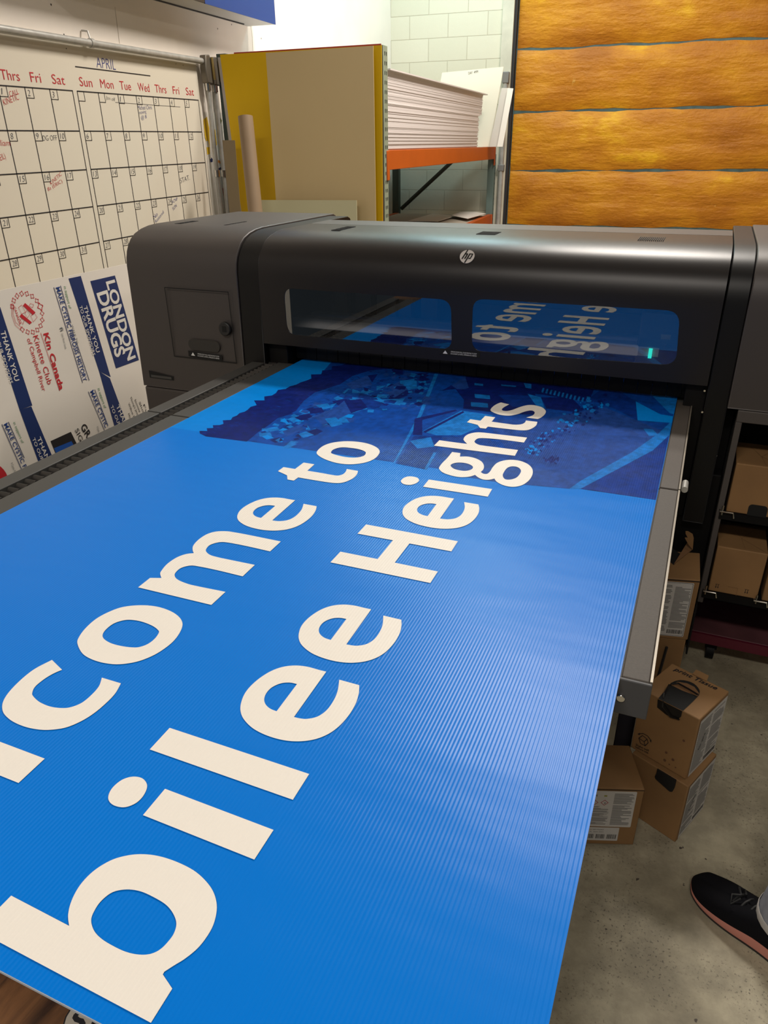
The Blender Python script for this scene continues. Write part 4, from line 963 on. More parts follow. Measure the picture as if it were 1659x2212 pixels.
# white foam boards stacked on the upper level
M_fb = [mat('foam_board_a', (0.70, 0.64, 0.62, 1), .65), mat('foam_board_b', (0.74, 0.68, 0.66, 1), .65), mat('foam_board_c', (0.66, 0.60, 0.58, 1), .65)]
z = 1.531; n_ = 0; rnd = random.Random(3)
th0 = .0068
while z < 1.972:
    th = th0 * rnd.choice([.8, 1, 1, 1.1])
    last = z + th >= 1.972
    ye_ = 7.52 + (.18 if z > 1.80 else .02 + .12 * (z - 1.53)) + rnd.uniform(-.03, .03)
    xe = RX - .012 + rnd.uniform(-.003, .002) + (.022 if last else 0)
    o = MB().box(-2.66, xe, 4.90 + rnd.uniform(-.006, .01), ye_ + (.09 if last else 0), z, z + th - .0003).build('foam_board', M_fb[1] if last else M_fb[rnd.choice([0, 1, 1, 2])])
    recenter(o)
    if last: tag(o, 'topmost white foam board of the tall stack, overhanging its edge', 'board', 'white foam boards stacked on the rack')
    else: tag(o, 'white foam board in the tall stack on the orange rack beam', 'board', 'white foam boards stacked on the rack')
    z += th; n_ += 1
def lean_sheet(name, px, y_top, lean, t, m, lab, cat, group=None, zb=None, extra=None, thing_=False):
    """sheet seen face-on in room axes; px = TL, TR, BR, BL pixels; bottom stretched down to zb"""
    n = Vector((0, -math.cos(lean), math.sin(lean)))
    tl = W(*px[0], 1, y_top); P0 = tl
    q = [hit(rw(*p), P0, n) for p in px]
    if zb is not None:
        for i, j in ((0, 3), (1, 2)):
            d = q[j] - q[i]; q[j] = q[i] + d * ((zb - q[i].z) / d.z)
    base = (q[2] + q[3]) / 2
    if not thing_:
        o = MB().prism(q, -n * t).build(name, m); recenter(o); tag(o, lab, cat, group); return o, q, n
    r = thing(name, lab, cat, base, group=group); MB().prism(q, -n * t).build('sheet', m, r); return r, q, n
M_ws = mat('white_sheet', (0.74, 0.69, 0.56, 1), .5)
fs_, q, n = lean_sheet('sign_blank', [(955, 157), (1088, 144), (1058, 319), (925, 322)], 8.02, .10, .008, M_ws, 'white sheet with small handwriting standing behind the foam board stack', 'board', zb=1.532, thing_=True)
a = hit(rw(1012, 161), q[0], n); b = hit(rw(1033, 157), q[0], n); U = (b - a).normalized()
MB().text('DAY  4MM', a, U, n.cross(U), n, (b - a).length, .022, 0, .001).build('handwriting', M_black_ink, fs_)
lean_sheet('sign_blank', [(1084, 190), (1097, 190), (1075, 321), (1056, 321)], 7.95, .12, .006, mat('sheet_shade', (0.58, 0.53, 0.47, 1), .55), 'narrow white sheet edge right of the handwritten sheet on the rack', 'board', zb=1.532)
lean_sheet('sign_blank', [(1097, 190), (1109, 191), (1085, 321), (1073, 321)], 7.90, .12, .006, mat('sheet_bright', (0.80, 0.74, 0.66, 1), .55), 'narrow white sheet nearest the foam covered door on the rack', 'board', zb=1.532)
# loose white sheets on the lower level
for k, (px, dz, lab) in enumerate(((((880, 478), (935, 462), (985, 467), (945, 479)), .004, 'flat white sheet lying loose on the lower rack level, nearest the printer'),
                                 (((975, 466), (1012, 452), (1043, 453), (1050, 462), (1010, 473)), .02, 'curled white sheet lying at the far end of the lower rack level'))):
    q = [W(*p, 2, .884 + dz) for p in px]
    ye_ = [min(8.3, max(5.0, a.y)) for a in q]; q = [Vector((max(-2.62, min(RX + .02, a.x)), b, .884 + dz)) for a, b in zip(q, ye_)]
    o = MB().prism(q, (0, 0, .004)).build('paper_sheet', M_paper); recenter(o); tag(o, lab, 'paper')
# big sheets leaning on the end of the rack
M_yel = mat('yellow_sheet', (0.66, 0.41, 0.002, 1), .5, 0, .25)
lean_sheet('red_sheet', [(505, 113.5), (823, 94.2), (827, 475), (545, 475)], 4.79, .03, .006, mat('red_sheet', (0.40, 0.03, 0.02, 1), .45), 'red sheet behind the yellow sheet, only its top edge showing', 'sheet', zb=.004)
lean_sheet('grey_sheet', [(470, 124), (560, 122), (600, 460), (515, 460)], 4.74, .045, .006, mat('grey_sheet', (0.42, 0.38, 0.36, 1), .5), 'thin grey sheet peeking out left of the yellow sheet', 'sheet', zb=.004)
lean_sheet('yellow_sheet', [(475, 118), (824, 97.5), (826.5, 475), (522, 460)], 4.70, .06, .006, M_yel, 'large yellow sheet leaning on the end of the pallet rack', 'sheet', zb=.004)
lean_sheet('cream_sheet', [(574, 114.4), (806, 98.9), (812, 475), (598, 460)], 4.66, .07, .006, mat('cream_sheet', (0.56, 0.43, 0.225, 1), .4), 'large beige sheet leaning in front of the yellow sheet', 'sheet', zb=.004)
lean_sheet('cream_sheet', [(563, 432), (770, 432.5), (771, 478), (565, 478)], 4.52, .09, .006, mat('pale_sheet', (0.53, 0.51, 0.33, 1), .4), 'low pale green white sheet in front of the beige sheet, behind the printer', 'sheet', zb=.004)
lean_sheet('brown_board', [(480, 303), (507, 303), (520, 462), (496, 462)], 4.56, .12, .004, mat('brown_board', (0.19, 0.14, 0.075, 1), .4), 'narrow brown strip of board standing left of the cardboard tube', 'board', zb=.004)
tt = W(530, 252, 1, 4.40); tb_ = W(552, 462, 1, 4.30); d = tb_ - tt; low = tt + d * ((tt.z - .045) / -d.z)
tu = thing('cardboard_tube', 'tall brown cardboard tube leaning against the yellow sheet', 'tube', low)
rr_ = (W(544, 252, 1, 4.40) - W(515.5, 252, 1, 4.40)).length / 2
ax = (low - tt).normalized(); u = ax.cross(Y).normalized(); v = ax.cross(u)
rings = [[c_ + (u * math.cos(k * PI / 14) + v * math.sin(k * PI / 14)) * r_ for k in range(28)] for c_, r_ in ((low, rr_ * .86), (low, rr_), (tt, rr_), (tt, rr_ * .86))]
MB().loft(rings + [rings[0]], 0, False).build('tube_wall', mat('kraft_tube', (0.27, 0.185, 0.11, 1), .6, var=.06, vscale=4), tu, smooth=False)
#@@BOXES
# ------------------------------------------------------------------ cardboard boxes on the floor
M_lab = mat('box_label', (0.60, 0.57, 0.53, 1), .5)
M_lab2 = mat('label_print', (0.24, 0.23, 0.215, 1), .6)
M_lab3 = mat('label_red', (0.4, 0.03, 0.05, 1), .6)
M_lab4 = mat('label_olive', (0.30, 0.28, 0.02, 1), .6)
def carton(lab, c, right, left, z0, z1, group=None, name='cardboard_box', wob=0.0):
    """upright box from its near bottom corner and the two neighbouring corners (room x, y)"""
    c = Vector((c[0], c[1], 0)); r = Vector((right[0], right[1], 0)); l = Vector((left[0], left[1], 0)); b = r + l - c
    rt = thing(name, lab, 'box', (c + b) / 2 + Z * z0, group=group)
    p = [c, r, b, l]
    MB().hexa([q + Z * z0 for q in p] + [q + Z * z1 for q in p]).build('carton', M_card, rt, bevel=.0025)
    return rt, p
def face_frame(a, b, z0, z1):
    """frame on an upright face, a and b = left and right bottom corners seen from outside"""
    U = (b - a).normalized(); N = U.cross(Z); return a + Z * z0, U, Z.copy(), N, (b - a).length, z1 - z0
def label_sheet(rt, fr, x0, x1, y0, y1, cols, rows, seed=1, border=False, barcode=True, name='paper_label', hazard=False):
    O, U, V, N, Wd, H = fr; mb = MB(); rnd = random.Random(seed)
    ax0, ax1, ay0, ay1 = x0 * Wd, x1 * Wd, y0 * H, y1 * H
    mb.plate([rrect(ax0, ax1, ay0, ay1, .003, 3)], O, U, V, N, 0, 0, .0008)
    if border:
        o_ = rrect(ax0 + .002, ax1 - .002, ay0 + .002, ay1 - .002, .003, 3); i_ = rrect(ax0 + .003, ax1 - .003, ay0 + .003, ay1 - .003, .003, 3)
        mb.plate([o_, i_], O, U, V, N, 0, 2, .0011)
    for c in range(cols):
        cx0 = ax0 + (ax1 - ax0) * (c + .06) / cols; cx1 = ax0 + (ax1 - ax0) * (c + .94) / cols
        ytop = ay1 - (ay1 - ay0) * (.05 if not (hazard and c == 0) else .42); ylow = ay0 + (ay1 - ay0) * (.16 if barcode and c == cols - 1 else .06)
        nl = rows; k = 0
        for i in range(nl):
            yy = ytop - (ytop - ylow) * (i + 1) / nl; hh = (ytop - ylow) / nl * .62
            if rnd.random() < .10: continue
            xe = cx1 - (cx1 - cx0) * (rnd.uniform(0, .12) if rnd.random() < .7 else rnd.uniform(.1, .6))
            mb.plate([[(cx0, yy), (xe, yy), (xe, yy + hh), (cx0, yy + hh)]], O, U, V, N, 0, 1, .0011)
    if barcode:
        bx = ax1 - (ax1 - ax0) * .48; by = ay0 + (ay1 - ay0) * .05; bh = (ay1 - ay0) * .075; x = bx
        while x < ax1 - .006:
            w_ = rnd.choice([.0007, .0012, .002]); mb.plate([[(x, by), (x + w_, by), (x + w_, by + bh), (x, by + bh)]], O, U, V, N, 0, 2, .0011); x += w_ + rnd.choice([.0008, .0014])
    if hazard:
        for k in range(2):
            cx = ax0 + (ax1 - ax0) * (.12 + .22 * k); cy = ay0 + (ay1 - ay0) * .68; r = .0095
            dm = [(cx - r, cy), (cx, cy - r), (cx + r, cy), (cx, cy + r)]
            mb.plate([dm, [(cx + (x - cx) * .8, cy + (y - cy) * .8) for x, y in dm]], O, U, V, N, 0, 3, .0011)
            mb.text('!' if k == 0 else 'x', O + U * (cx - .0015) + V * (cy - .004), U, V, N, .002 if k == 0 else .005, .008, 2, .0011)
        mb.plate([[(ax0 + .034, ay1 - .018), (ax0 + .041, ay1 - .018), (ax0 + .041, ay1 - .014), (ax0 + .034, ay1 - .014)]], O, U, V, N, 0, 4, .0011)
        mb.text('334', O + U * (ax0 + .004) + V * (ay1 - .019), U, V, N, .014, .008, 2, .0011)
    return mb.build(name, [M_lab, M_lab2, M_black_ink, M_lab3, M_lab4], rt)
# front box under the board edge, with hazard label
rt, p = carton('closed box with hazard label under the board edge, nearest the camera', (.030, 1.334), (.164, 1.373), (-.009, 1.470), 0, .192)
fr = face_frame(p[0], p[1], 0, .192)
label_sheet(rt, fr, .10, .885, .33, .955, 2, 30, 5, hazard=True, barcode=False)
O, U, V, N, Wd, H = fr
mb = MB(); mb.plate([rrect(.10 * Wd, .70 * Wd, .075 * H, .315 * H, .002, 3)], O, U, V, N, 0, 0, .0008)
rnd = random.Random(4)
for s0_, s1_ in ((.14, .28), (.31, .47), (.50, .66)):
    x = s0_ * Wd
    while x < s1_ * Wd:
        w_ = rnd.choice([.0007, .0011, .0016]); mb.plate([[(x, .11 * H), (x + w_, .11 * H), (x + w_, .19 * H), (x, .19 * H)]], O, U, V, N, 0, 1, .0011); x += w_ + rnd.choice([.0007, .0012])
for yy, t in ((.265, 'Serial 00172203'), (.225, 'Ink 3L  Item 3341')): mb.text(t, O + U * .13 * Wd + V * yy * H, U, V, N, Wd * .30, .003, 1, .0011)
mb.build('barcode_label', [M_lab, M_black_ink], rt)
MB().add([O + U * .0 + Z * (H - .0055) + N * .0008, O + U * Wd + Z * (H - .0055) + N * .0008, O + U * Wd + Z * (H - .0035) + N * .0008, O + Z * (H - .0035) + N * .0008], [(0, 1, 2, 3)]).build('flap_gap', M_void, rt)
# lower box of the two-box stack
rt, p = carton('bottom box of the two box stack by the table corner, black tape on its edge', (.262, 1.413), (.332, 1.546), (.132, 1.485), 0, .1915)
fr = face_frame(p[0], p[1], 0, .1915)
label_sheet(rt, fr, .06, .97, .03, .97, 2, 26, 8)
O, U, V, N, Wd, H = fr
MB().text('for jens', O + U * Wd * .30 + V * H * .42, (U * .35 + V * .94).normalized(), (V * .35 - U * .94).normalized(), N, .045, .012, 0, .0014).build('handwriting', M_black_ink, rt)
O, U, V, N, Wd, H = face_frame(p[3], p[0], 0, .1915)
tp = [(.47, 1.0), (.80, 1.0), (.80, .87), (.78, .79), (.74, .77), (.48, .83), (.455, .86), (.47, .92)]
MB().plate([[(x * Wd, y * H) for x, y in tp]], O, U, V, N, .0015, 0, .002).build('black_tape', M_blk, rt)
# upper box with the torn hole and handwriting
rt, p = carton('top box of the two box stack with torn hole and handwriting', (.256, 1.433), (.3265, 1.559), (.127, 1.503), .192, .380)
fr = face_frame(p[0], p[1], .192, .380); label_sheet(rt, fr, .05, .97, .02, .95, 2, 26, 9)
O, U, V, N, Wd, H = fr
MB().text('for jens', O + U * Wd * .25 + V * H * .40, (U * .35 + V * .94).normalized(), (V * .35 - U * .94).normalized(), N, .045, .012, 0, .0014).build('handwriting', M_black_ink, rt)
def tz(a, b): h = W(1250 + a / 4.484, 1400 + b / 4.484, 2, .380); return h
kc = lambda a, b: tz(a, b)
T0 = tz(918, 214); T1 = tz(1332, 408); TU = (T1 - T0).normalized(); TV = Z.cross(TU)
MB().text('print Tissue', T0, TU, TV, Z, (T1 - T0).length, .014, 0, .0012, .02, .2).build('handwriting', M_black_ink, rt)
hole = [tz(*q) for q in cr([(770, 490, 1), (830, 420), (890, 345), (960, 315), (1040, 318), (1120, 350), (1170, 410), (1165, 460, 1), (1105, 522, 1), (1010, 610, 1)])]
MB().poly3(hole, Z, .0009).build('torn_hole', M_void, rt)
fl2 = [tz(*q) for q in ((890, 360), (960, 330), (1050, 345), (1120, 380), (1165, 440), (1150, 470), (1000, 415))]
MB().poly3(fl2, Z, .0014).build('hole_inside', M_card_in, rt)
O2, U2, V2, N2, W2, H2 = face_frame(p[3], p[0], .192, .380)
def fz(a, b):
    h = hit(rw(1250 + a / 4.484, 1400 + b / 4.484), O2, N2); return ((h - O2).dot(U2), (h - O2).dot(V2))
MB().plate([[fz(*q) for q in ((770, 495), (1005, 612), (995, 660), (960, 690), (850, 640), (765, 570))]], O2, U2, V2, N2, .001, 0, .0012).build('torn_flap', mat('glossy_film', (0.015, 0.013, 0.012, 1), .12), rt)
cb = MB(); pts = [tz(*q) + Z * .006 for q in ((890, 365), (960, 360), (1060, 415), (1150, 470))]; cb.tube(pts, .0022, 6)
pts = [tz(870, 380) + Z * .008, tz(820, 470) + Z * .010, O2 + U2 * fz(830, 560)[0] + V2 * fz(830, 560)[1] + N2 * .008, O2 + U2 * fz(900, 655)[0] + V2 * fz(900, 655)[1] + N2 * .006, O2 + U2 * fz(985, 685)[0] + V2 * fz(985, 685)[1] + N2 * .004]
cb.tube(pts, .0018, 6); cb.build('film_strand', MATS['glossy_film'], rt, smooth=True)
ic = MB(); 
cube_c = fz(630, 895)
sc_ = lambda a, b: fz(a, b)
for ln in ([(585, 870), (620, 845), (665, 880), (635, 905), (585, 870)], [(585, 870), (600, 920), (645, 945), (635, 905)], [(645, 945), (675, 915), (665, 880)]):
    ic.stroke([sc_(*q) for q in ln], O2, U2, V2, N2, .0009, 0, .0011)
ic.stroke([sc_(*q) for q in ((585, 830), (625, 825), (670, 850), (700, 890))], O2, U2, V2, N2, .0009, 0, .0011)
for tri in ([(572, 830), (595, 820), (592, 842)], [(705, 915), (690, 895), (706, 885)]): ic.plate([[sc_(*q) for q in tri]], O2, U2, V2, N2, 0, 0, .0011)
a = Vector(sc_(555, 940)); b = Vector(sc_(680, 1000)); d2 = (b - a)
for k, t in enumerate(('Shake well', 'before use')):
    o3 = O2 + U2 * a.x + V2 * (a.y - .0075 * k); UU = (U2 * d2.x + V2 * d2.y).normalized(); VV = N2.cross(UU)
    ic.text(t, o3, UU, VV, N2, d2.length, .0062, 0, .0011, .01)
ic.build('shake_symbol', M_black_ink, rt)
st = MB()
for q, r in (((1020, 895), .0034), ((850, 1010), .0034), ((835, 1085), .0038), ((915, 1080), .0038), ((940, 1155), .002), ((880, 1125), .002)):
    c2 = fz(*q); st.plate([[(c2[0] + r * math.cos(k), c2[1] + r * 1.1 * math.sin(k)) for k in range(6)]], O2, U2, V2, N2, 0, 0, .0011)
st.build('stains', mat('ink_stain', (0.13, 0.06, 0.03, 1), .6), rt)
tf = [tz(*q) for q in ((1100, 255), (1138, 214), (1258, 274), (1240, 325))]
MB().prism([q + Z * .0005 for q in tf], (0, 0, .002)).build('tuck_tab', M_card, rt)
# tall box with torn flap beside the ink cabinet, standing on another box
rt, p = carton('large unlabelled box under the torn box beside the ink cabinet', (.1236, 1.876), (.254, 1.897), (.128, 2.03), 0, .2755)
fr = face_frame(p[0], p[1], 0, .2755); O, U, V, N, Wd, H = fr
MB().tube([O + U * Wd * .50 + V * .01 + N * .008, O + U * Wd * .62 + V * .25 + N * .008], .004, 8).build('black_lever', M_blk, rt, smooth=True)
rt, p = carton('box with torn open flap and white label beside the ink cabinet', (.1216, 1.873), (.258, 1.896), (.127, 2.034), .276, .478)
fr = face_frame(p[0], p[1], .276, .478); label_sheet(rt, fr, .18, .90, .05, .95, 2, 34, 12, border=True)
O, U, V, N, Wd, H = fr
MB().add([O + Z * (H - .006) + N * .0008, O + U * Wd + Z * (H - .006) + N * .0008, O + U * Wd + Z * (H - .003) + N * .0008, O + Z * (H - .003) + N * .0008], [(0, 1, 2, 3)]).build('flap_gap', M_void, rt)
def q2(a, b, z): return W(1380 + a / 5.946, 1120 + b / 5.946, 2, z)
MB().poly3([q2(400, 560, .4785), q2(430, 380, .4785), q2(560, 480, .4785), q2(450, 600, .4785)], Z, .0008).build('torn_hole', M_void, rt)
yf = min(2.050, W(1495, 1190, 2, .478).y)
fl3 = [W(1380 + a / 5.946, 1120 + b / 5.946, 1, yf) for a, b in ((600, 165), (630, 165), (690, 200), (705, 250), (692, 400), (640, 340), (590, 250), (605, 245), (630, 250), (600, 195))]
MB().prism(fl3, (0, .002, 0)).build('raised_flap', M_card, rt)
dk = [q2(450, 590, .4795), q2(630, 330, .4795) + Z * .012, q2(690, 400, .4795), q2(540, 520, .4795)]
MB().prism(dk, (0, 0, .002)).build('folded_flap', M_card_in, rt)
# small box behind the front box
rt, p = carton('small box tucked under the table behind the front box', (-.075, 1.525), (.066, 1.532), (-.085, 1.66), .0, .30)
fr = face_frame(p[0], p[1], 0, .30); label_sheet(rt, fr, .1, .74, .55, .97, 1, 20, 15)
# ink boxes inside the cabinet of the printer
def ink_box(x0, x1, y0, y1, z0, z1, lab, arrows, notch):
    rt = thing('ink_box', lab, 'box', ((x0 + x1) / 2, (y0 + y1) / 2, z0), True, group='ink boxes in the printer cabinet')
    MB().box(x0, x1, y0, y1, z0, z1).build('carton', M_card, rt, bevel=.003)
    O = Vector((x0, y0, z0)); Wd = x1 - x0; H = z1 - z0
    ln = MB(); Ot = Vector((x0, y0, z1)); D = y1 - y0; m = (Wd * .48, D * .42)
    for pts in ([(Wd, .003), m], [(Wd * .75, D * .8), m], [(Wd * .3, D * .8), m], [(Wd * .55, D * .05), (Wd * .48, D * .42)]):
        ln.stroke(pts, Ot, X, Y, Z, .0006, 0, .0008)
    ln.build('flap_lines', M_card_in, rt)
    if notch: MB().plate([rrect(Wd * .40, Wd * .76, -.012, .034, .010, 4)], O, X, Z, -Y, .0006, 0, .0012).build('spout_hole', M_void, rt)
    if arrows:
        ar = MB()
        for ax_ in (.14, .74):
            for k in (0, 1):
                cx = Wd * ax_ + k * .006
                ar.stroke([(cx, .016), (cx, .026)], O, X, Z, -Y, .0007, 0, .001); ar.plate([[(cx - .0022, .018), (cx + .0022, .018), (cx, .0135)]], O, X, Z, -Y, 0, 0, .001)
            ar.stroke([(Wd * ax_ - .002, .0275), (Wd * ax_ + .009, .0275)], O, X, Z, -Y, .0005, 0, .001)
        ar.build('arrow_marks', M_black_ink, rt)
        MB().stroke([(Wd * .38, .026), (Wd * .58, .026), (Wd * .58, .0)], O, X, Z, -Y, .0005, 0, .001).build('tab_crease', M_card_in, rt)
    return rt
ink_box(.164, .300, 2.092, 2.27, .6125, .762, 'brown ink box with dark spout hole on the upper cabinet shelf', False, True)
ink_box(.163, .297, 2.092, 2.27, .3455, .499, 'brown ink box with printed arrows on the lower cabinet shelf', True, False)
ink_box(.309, .443, 2.092, 2.27, .3455, .499, 'brown ink box at the right edge of view on the lower cabinet shelf', True, False)
#@@PERSON
# ------------------------------------------------------------------ person standing at the right, one foot in view
pe = thing('person', 'person in light blue jeans and black running shoe with pink sole, foot at right edge', 'person', (.62, 1.1, 0))
TOE = Vector((.299, 1.306, 0)); HD = Vector((.815, -.580, 0)); PD = Vector((-.580, -.815, 0))  # heel direction, and towards the camera side
M_mesh = mat('shoe_black', (0.004, 0.004, 0.006, 1), .85, 0, .15, bump=.1, bscale=900)
M_pink = mat('shoe_pink_sole', (0.55, 0.22, 0.17, 1), .6)
M_osole = mat('shoe_outsole', (0.02, 0.015, 0.015, 1), .7)
M_jean = mat('light_denim', (0.30, 0.32, 0.38, 1), .85, var=.15, vscale=40, bump=.15, bscale=500)
M_hem = mat('denim_seam', (0.46, 0.44, 0.42, 1), .85)
def shoe(toe, HD, PD, parent):
    L = .285
    def ring(t, zf, wf, n=20, low=0):
        pass
    # half widths (camera side, other side) along the shoe, u from the toe
    us = [0, .012, .03, .06, .09, .12, .15, .18, .21, .24, .265, .28, .286]
    wc = [.006, .029, .040, .047, .0485, .046, .041, .037, .036, .037, .034, .022, .004]
    wo = [.006, .028, .037, .043, .0435, .041, .038, .035, .0345, .035, .032, .021, .004]
    def outline(k): # closed outline scaled
        a = [(u, w * k) for u, w in zip(us, wc)]; b = [(u, -w * k) for u, w in zip(us, wo)][::-1][1:-1]
        return cr(a + b)
    def at(u, s, z): return toe + HD * u + PD * s + Z * z
    base = outline(1.0)
    spring = lambda u: .012 * max(0, (.05 - u) / .05) ** 1.6
    MB().loft([[at(u, s * .96, .0005 + spring(u)) for u, s in base], [at(u, s, .008 + spring(u)) for u, s in base]]).build('outsole', M_osole, parent)
    thick = lambda u: .010 + .020 * min(1, max(0, (u - .03) / .13)) + .006 * min(1, max(0, (u - .2) / .06))
    MB().loft([[at(u, s * .99, .008 + spring(u)) for u, s in base], [at(u, s * 1.03, .008 + spring(u) + thick(u) * .5) for u, s in base], [at(u, s * .985, .008 + spring(u) + thick(u)) for u, s in base]]).build('midsole', M_pink, parent, smooth=True)
    def zt(u): # top height along the shoe
        if u < .10: return .042 + .028 * (u / .10) ** .8
        if u < .18: return .070 + .026 * (u - .10) / .08
        return .094
    rings = []
    for f, zz in ((1.0, 0), (.985, .25), (.93, .55), (.80, .82), (.55, .97), (.2, 1.0)):
        r = []
        for u, s in base:
            z0 = .008 + spring(u) + thick(u) * .9; top = zt(u)
            uu = .143 + (u - .143) * (1 - (1 - f) * .35)
            r.append(at(uu, s * f, z0 + (top - z0) * zz))
        rings.append(r)
    up = MB().loft(rings).build('upper', M_mesh, parent, smooth=True)
    la = MB()
    for k in range(5):
        u = .098 + k * .019; z = zt(u) + .003
        la.tube([at(u, .022, z - .011), at(u + .003, .008, z - .0005), at(u + .007, -.008, z), at(u + .010, -.022, z - .009)], .0028, 6)
    for s_ in (-1, 1):
        la.tube([at(.105, 0, zt(.105) + .006), at(.092, .014 * s_, zt(.09) + .010), at(.100, .028 * s_, zt(.1) - .004), at(.110, .010 * s_, zt(.11) + .007)], .0026, 6)
    la.build('laces', mat('lace_black', (0.012, 0.012, 0.013, 1), .6), up, smooth=True)
    MB().tube([at(.150 + .044 * (1 - math.cos(a)), .030 * math.sin(a), .093 + .012 * (1 - math.cos(a)) * .5) for a in [i * PI / 8 for i in range(17)]], .007, 8).build('collar', M_mesh, up, smooth=True)
shoe(TOE, HD, PD, pe)
TOE2 = TOE + Vector((.33, .30, 0)); HD2 = Vector((.93, -.36, 0)); PD2 = Vector((-.36, -.93, 0))
shoe(TOE2, HD2, PD2, pe)
def skin_obj(name, verts, edges, radii, m, parent, sub=2, root=0):
    base = BASES[root_of(parent).name]
    me = bpy.data.meshes.new(name); me.from_pydata([tuple(Vector(v) - base) for v in verts], edges, []); me.update(); me.materials.append(m)
    o = bpy.data.objects.new(name, me); COL.objects.link(o); o.parent = parent
    s = o.modifiers.new('skin', 'SKIN'); s.use_smooth_shade = True
    sv = me.skin_vertices[0].data
    for i, r in enumerate(radii): sv[i].radius = (r, r) if not isinstance(r, tuple) else r; sv[i].use_root = (i == root)
    sb = o.modifiers.new('subsurf', 'SUBSURF'); sb.levels = sub; sb.render_levels = sub
    return o
ank = Vector((.476, 1.204, 0)); ank2 = TOE2 + HD2 * .193
hip = (ank + ank2) / 2 + HD * .06; hip.z = .90
side = Vector((HD.y, -HD.x, 0)).normalized()
if side.dot(ank2 - ank) < 0: side = -side
FW = -HD
def pt(v, dz): return Vector((v.x, v.y, dz))
h1 = hip - side * .09; h2 = hip + side * .09
# jeans: lofted legs with an open hem, joined at the seat
def leg(a, h):
    sec = [(.085, a + HD * .004, .066), (.20, a + HD * .012, .063), (.42, a * .6 + pt(h, 0) * .4 + FW * .01, .070), (.62, a * .3 + pt(h, 0) * .7, .080), (.80, pt(h, 0), .092)]
    rings = []
    for z, c, r in sec: rings.append([Vector((c.x, c.y, z)) + (HD * math.cos(k * PI / 12) * r * 1.06 + side * math.sin(k * PI / 12) * r) for k in range(24)])
    inner = [Vector((sec[0][1].x, sec[0][1].y, .087)) + (HD * math.cos(k * PI / 12) * .062 + side * math.sin(k * PI / 12) * .058) for k in range(24)]
    mb = MB().loft([inner] + rings, 0, False)
    c = sec[0][1]
    hm = MB().loft([[Vector((c.x, c.y, z)) + (HD * math.cos(k * PI / 12) * r * 1.06 + side * math.sin(k * PI / 12) * r) for k in range(24)] for z, r in ((.084, .0655), (.0845, .0675), (.102, .0675), (.104, .066))], 0, False)
    return mb, hm
j, hm = leg(ank, h1); j.build('jeans_leg', M_jean, pe, smooth=True); hm.build('jeans_hem', M_hem, pe, smooth=True)
j, hm = leg(ank2, h2); j.build('jeans_leg', M_jean, pe, smooth=True); hm.build('jeans_hem', M_hem, pe, smooth=True)
M_skin = mat('skin', (0.50, 0.28, 0.19, 1), .55)
cz = lambda z, f=0: Vector((hip.x, hip.y, z)) + FW * f
skin_obj('jeans_seat', [cz(.86), cz(.96), h1 + Z * -.12, h2 + Z * -.12], [(0, 1), (0, 2), (0, 3)], [(.15, .11), (.15, .105), .10, .10], M_jean, pe)
sh1 = cz(1.38) - side * .17; sh2 = cz(1.38) + side * .17
el1 = cz(1.10, -.02) - side * .23; el2 = cz(1.10, -.02) + side * .23
wr1 = cz(.90, .12) - side * .22; wr2 = cz(.90, .12) + side * .22
skin_obj('shirt', [cz(.93), cz(1.10), cz(1.28), cz(1.40), sh1, sh2, (sh1 + el1) / 2, (sh2 + el2) / 2], [(0, 1), (1, 2), (2, 3), (3, 4), (3, 5), (4, 6), (5, 7)], [(.155, .115), (.145, .105), (.16, .115), (.10, .08), .075, .075, .060, .060], mat('grey_shirt', (0.12, 0.12, 0.13, 1), .85), pe)
bv = [cz(.92), cz(1.2), cz(1.40), cz(1.48), cz(1.55, .015), cz(1.64, .01), cz(1.70, 0)]
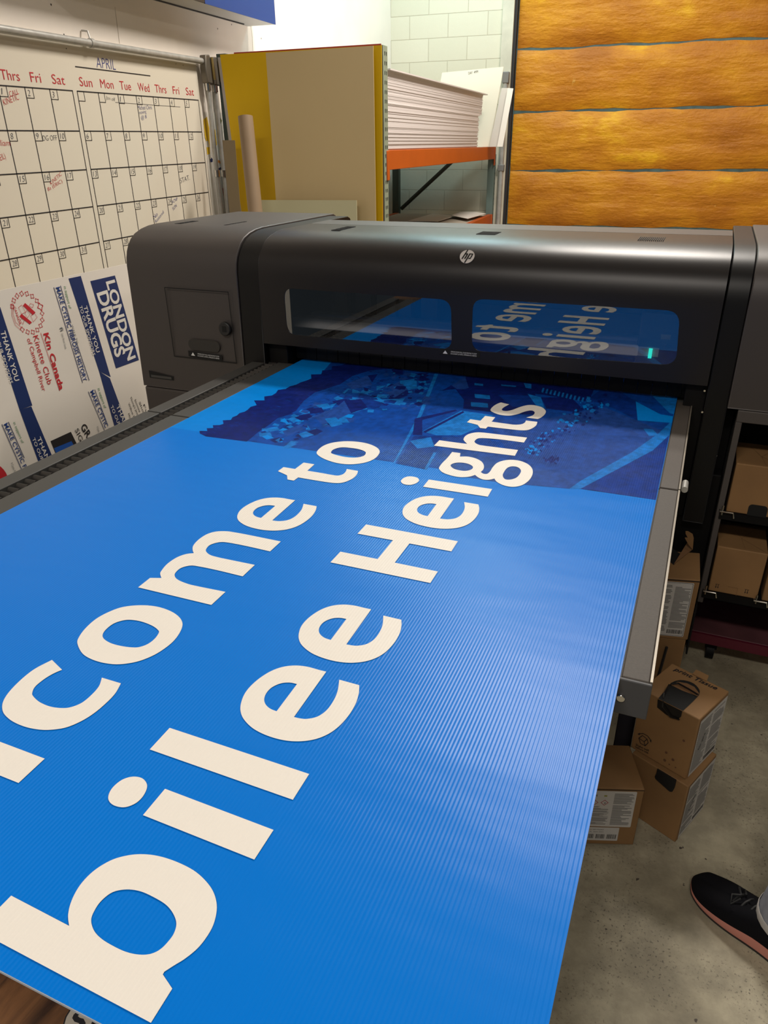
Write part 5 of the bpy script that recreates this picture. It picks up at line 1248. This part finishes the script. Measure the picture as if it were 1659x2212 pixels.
be = [(0, 1), (1, 2), (2, 3), (3, 4), (4, 5), (5, 6)]; br_ = [.10, .11, .06, .05, .070, .082, .06]
for S, sh, el, wr in ((-1, sh1, el1, wr1), (1, sh2, el2, wr2)):
    i0 = len(bv); hd = (wr - el).normalized(); palm = wr + hd * .05
    bv += [sh, el, wr, palm]; br_ += [.052, .040, .028, .034]; be += [(2, i0), (i0, i0 + 1), (i0 + 1, i0 + 2), (i0 + 2, i0 + 3)]
    for f_, ln_f in ((-.030, .055), (-.010, .068), (.010, .064), (.029, .05)):
        k = len(bv); b0 = palm + hd * .035 + FW * f_
        bv += [b0, b0 + hd * ln_f * .5 - Z * .006, b0 + hd * ln_f - Z * .02]; br_ += [.0095, .0085, .007]; be += [(i0 + 3, k), (k, k + 1), (k + 1, k + 2)]
    k = len(bv); t0_ = palm - hd * .02 + FW * .042
    bv += [t0_, t0_ + hd * .035 + FW * .012]; br_ += [.011, .0085]; be += [(i0 + 3, k), (k, k + 1)]
body = skin_obj('body', bv, be, br_, M_skin, pe)
hc = cz(1.63, .005)
hair = MB(); rings = []
for i in range(9):
    th = i / 8 * PI * .62; r = .098 * math.sin(th) + .002; zz = .108 * math.cos(th)
    rings.append([hc + Z * (zz + .012) + (FW * math.cos(k * PI / 10) * r * 1.05 + side * math.sin(k * PI / 10) * r * .92) - FW * .016 for k in range(20)])
hair.loft(rings).build('hair', mat('brown_hair', (0.05, 0.03, 0.018, 1), .6), pe, smooth=True)
fc = MB()
for s_ in (-1, 1):
    e_c = hc + FW * .088 + side * .032 * s_ - Z * .012
    fc.tube([e_c - FW * .004, e_c + FW * .002], .009, 10)
fc.build('eyes', mat('eye_dark', (0.02, 0.015, 0.012, 1), .2), pe)
MB().loft([[hc + FW * .083 + side * a - Z * b for a, b in ((-.008, .0), (.008, .0), (.013, .04), (-.013, .04))], [hc + FW * f + side * a - Z * b for f, a, b in ((.088, -.004, .004), (.088, .004, .004), (.108, .007, .038), (.108, -.007, .038))]]).build('nose', M_skin, pe, smooth=True)
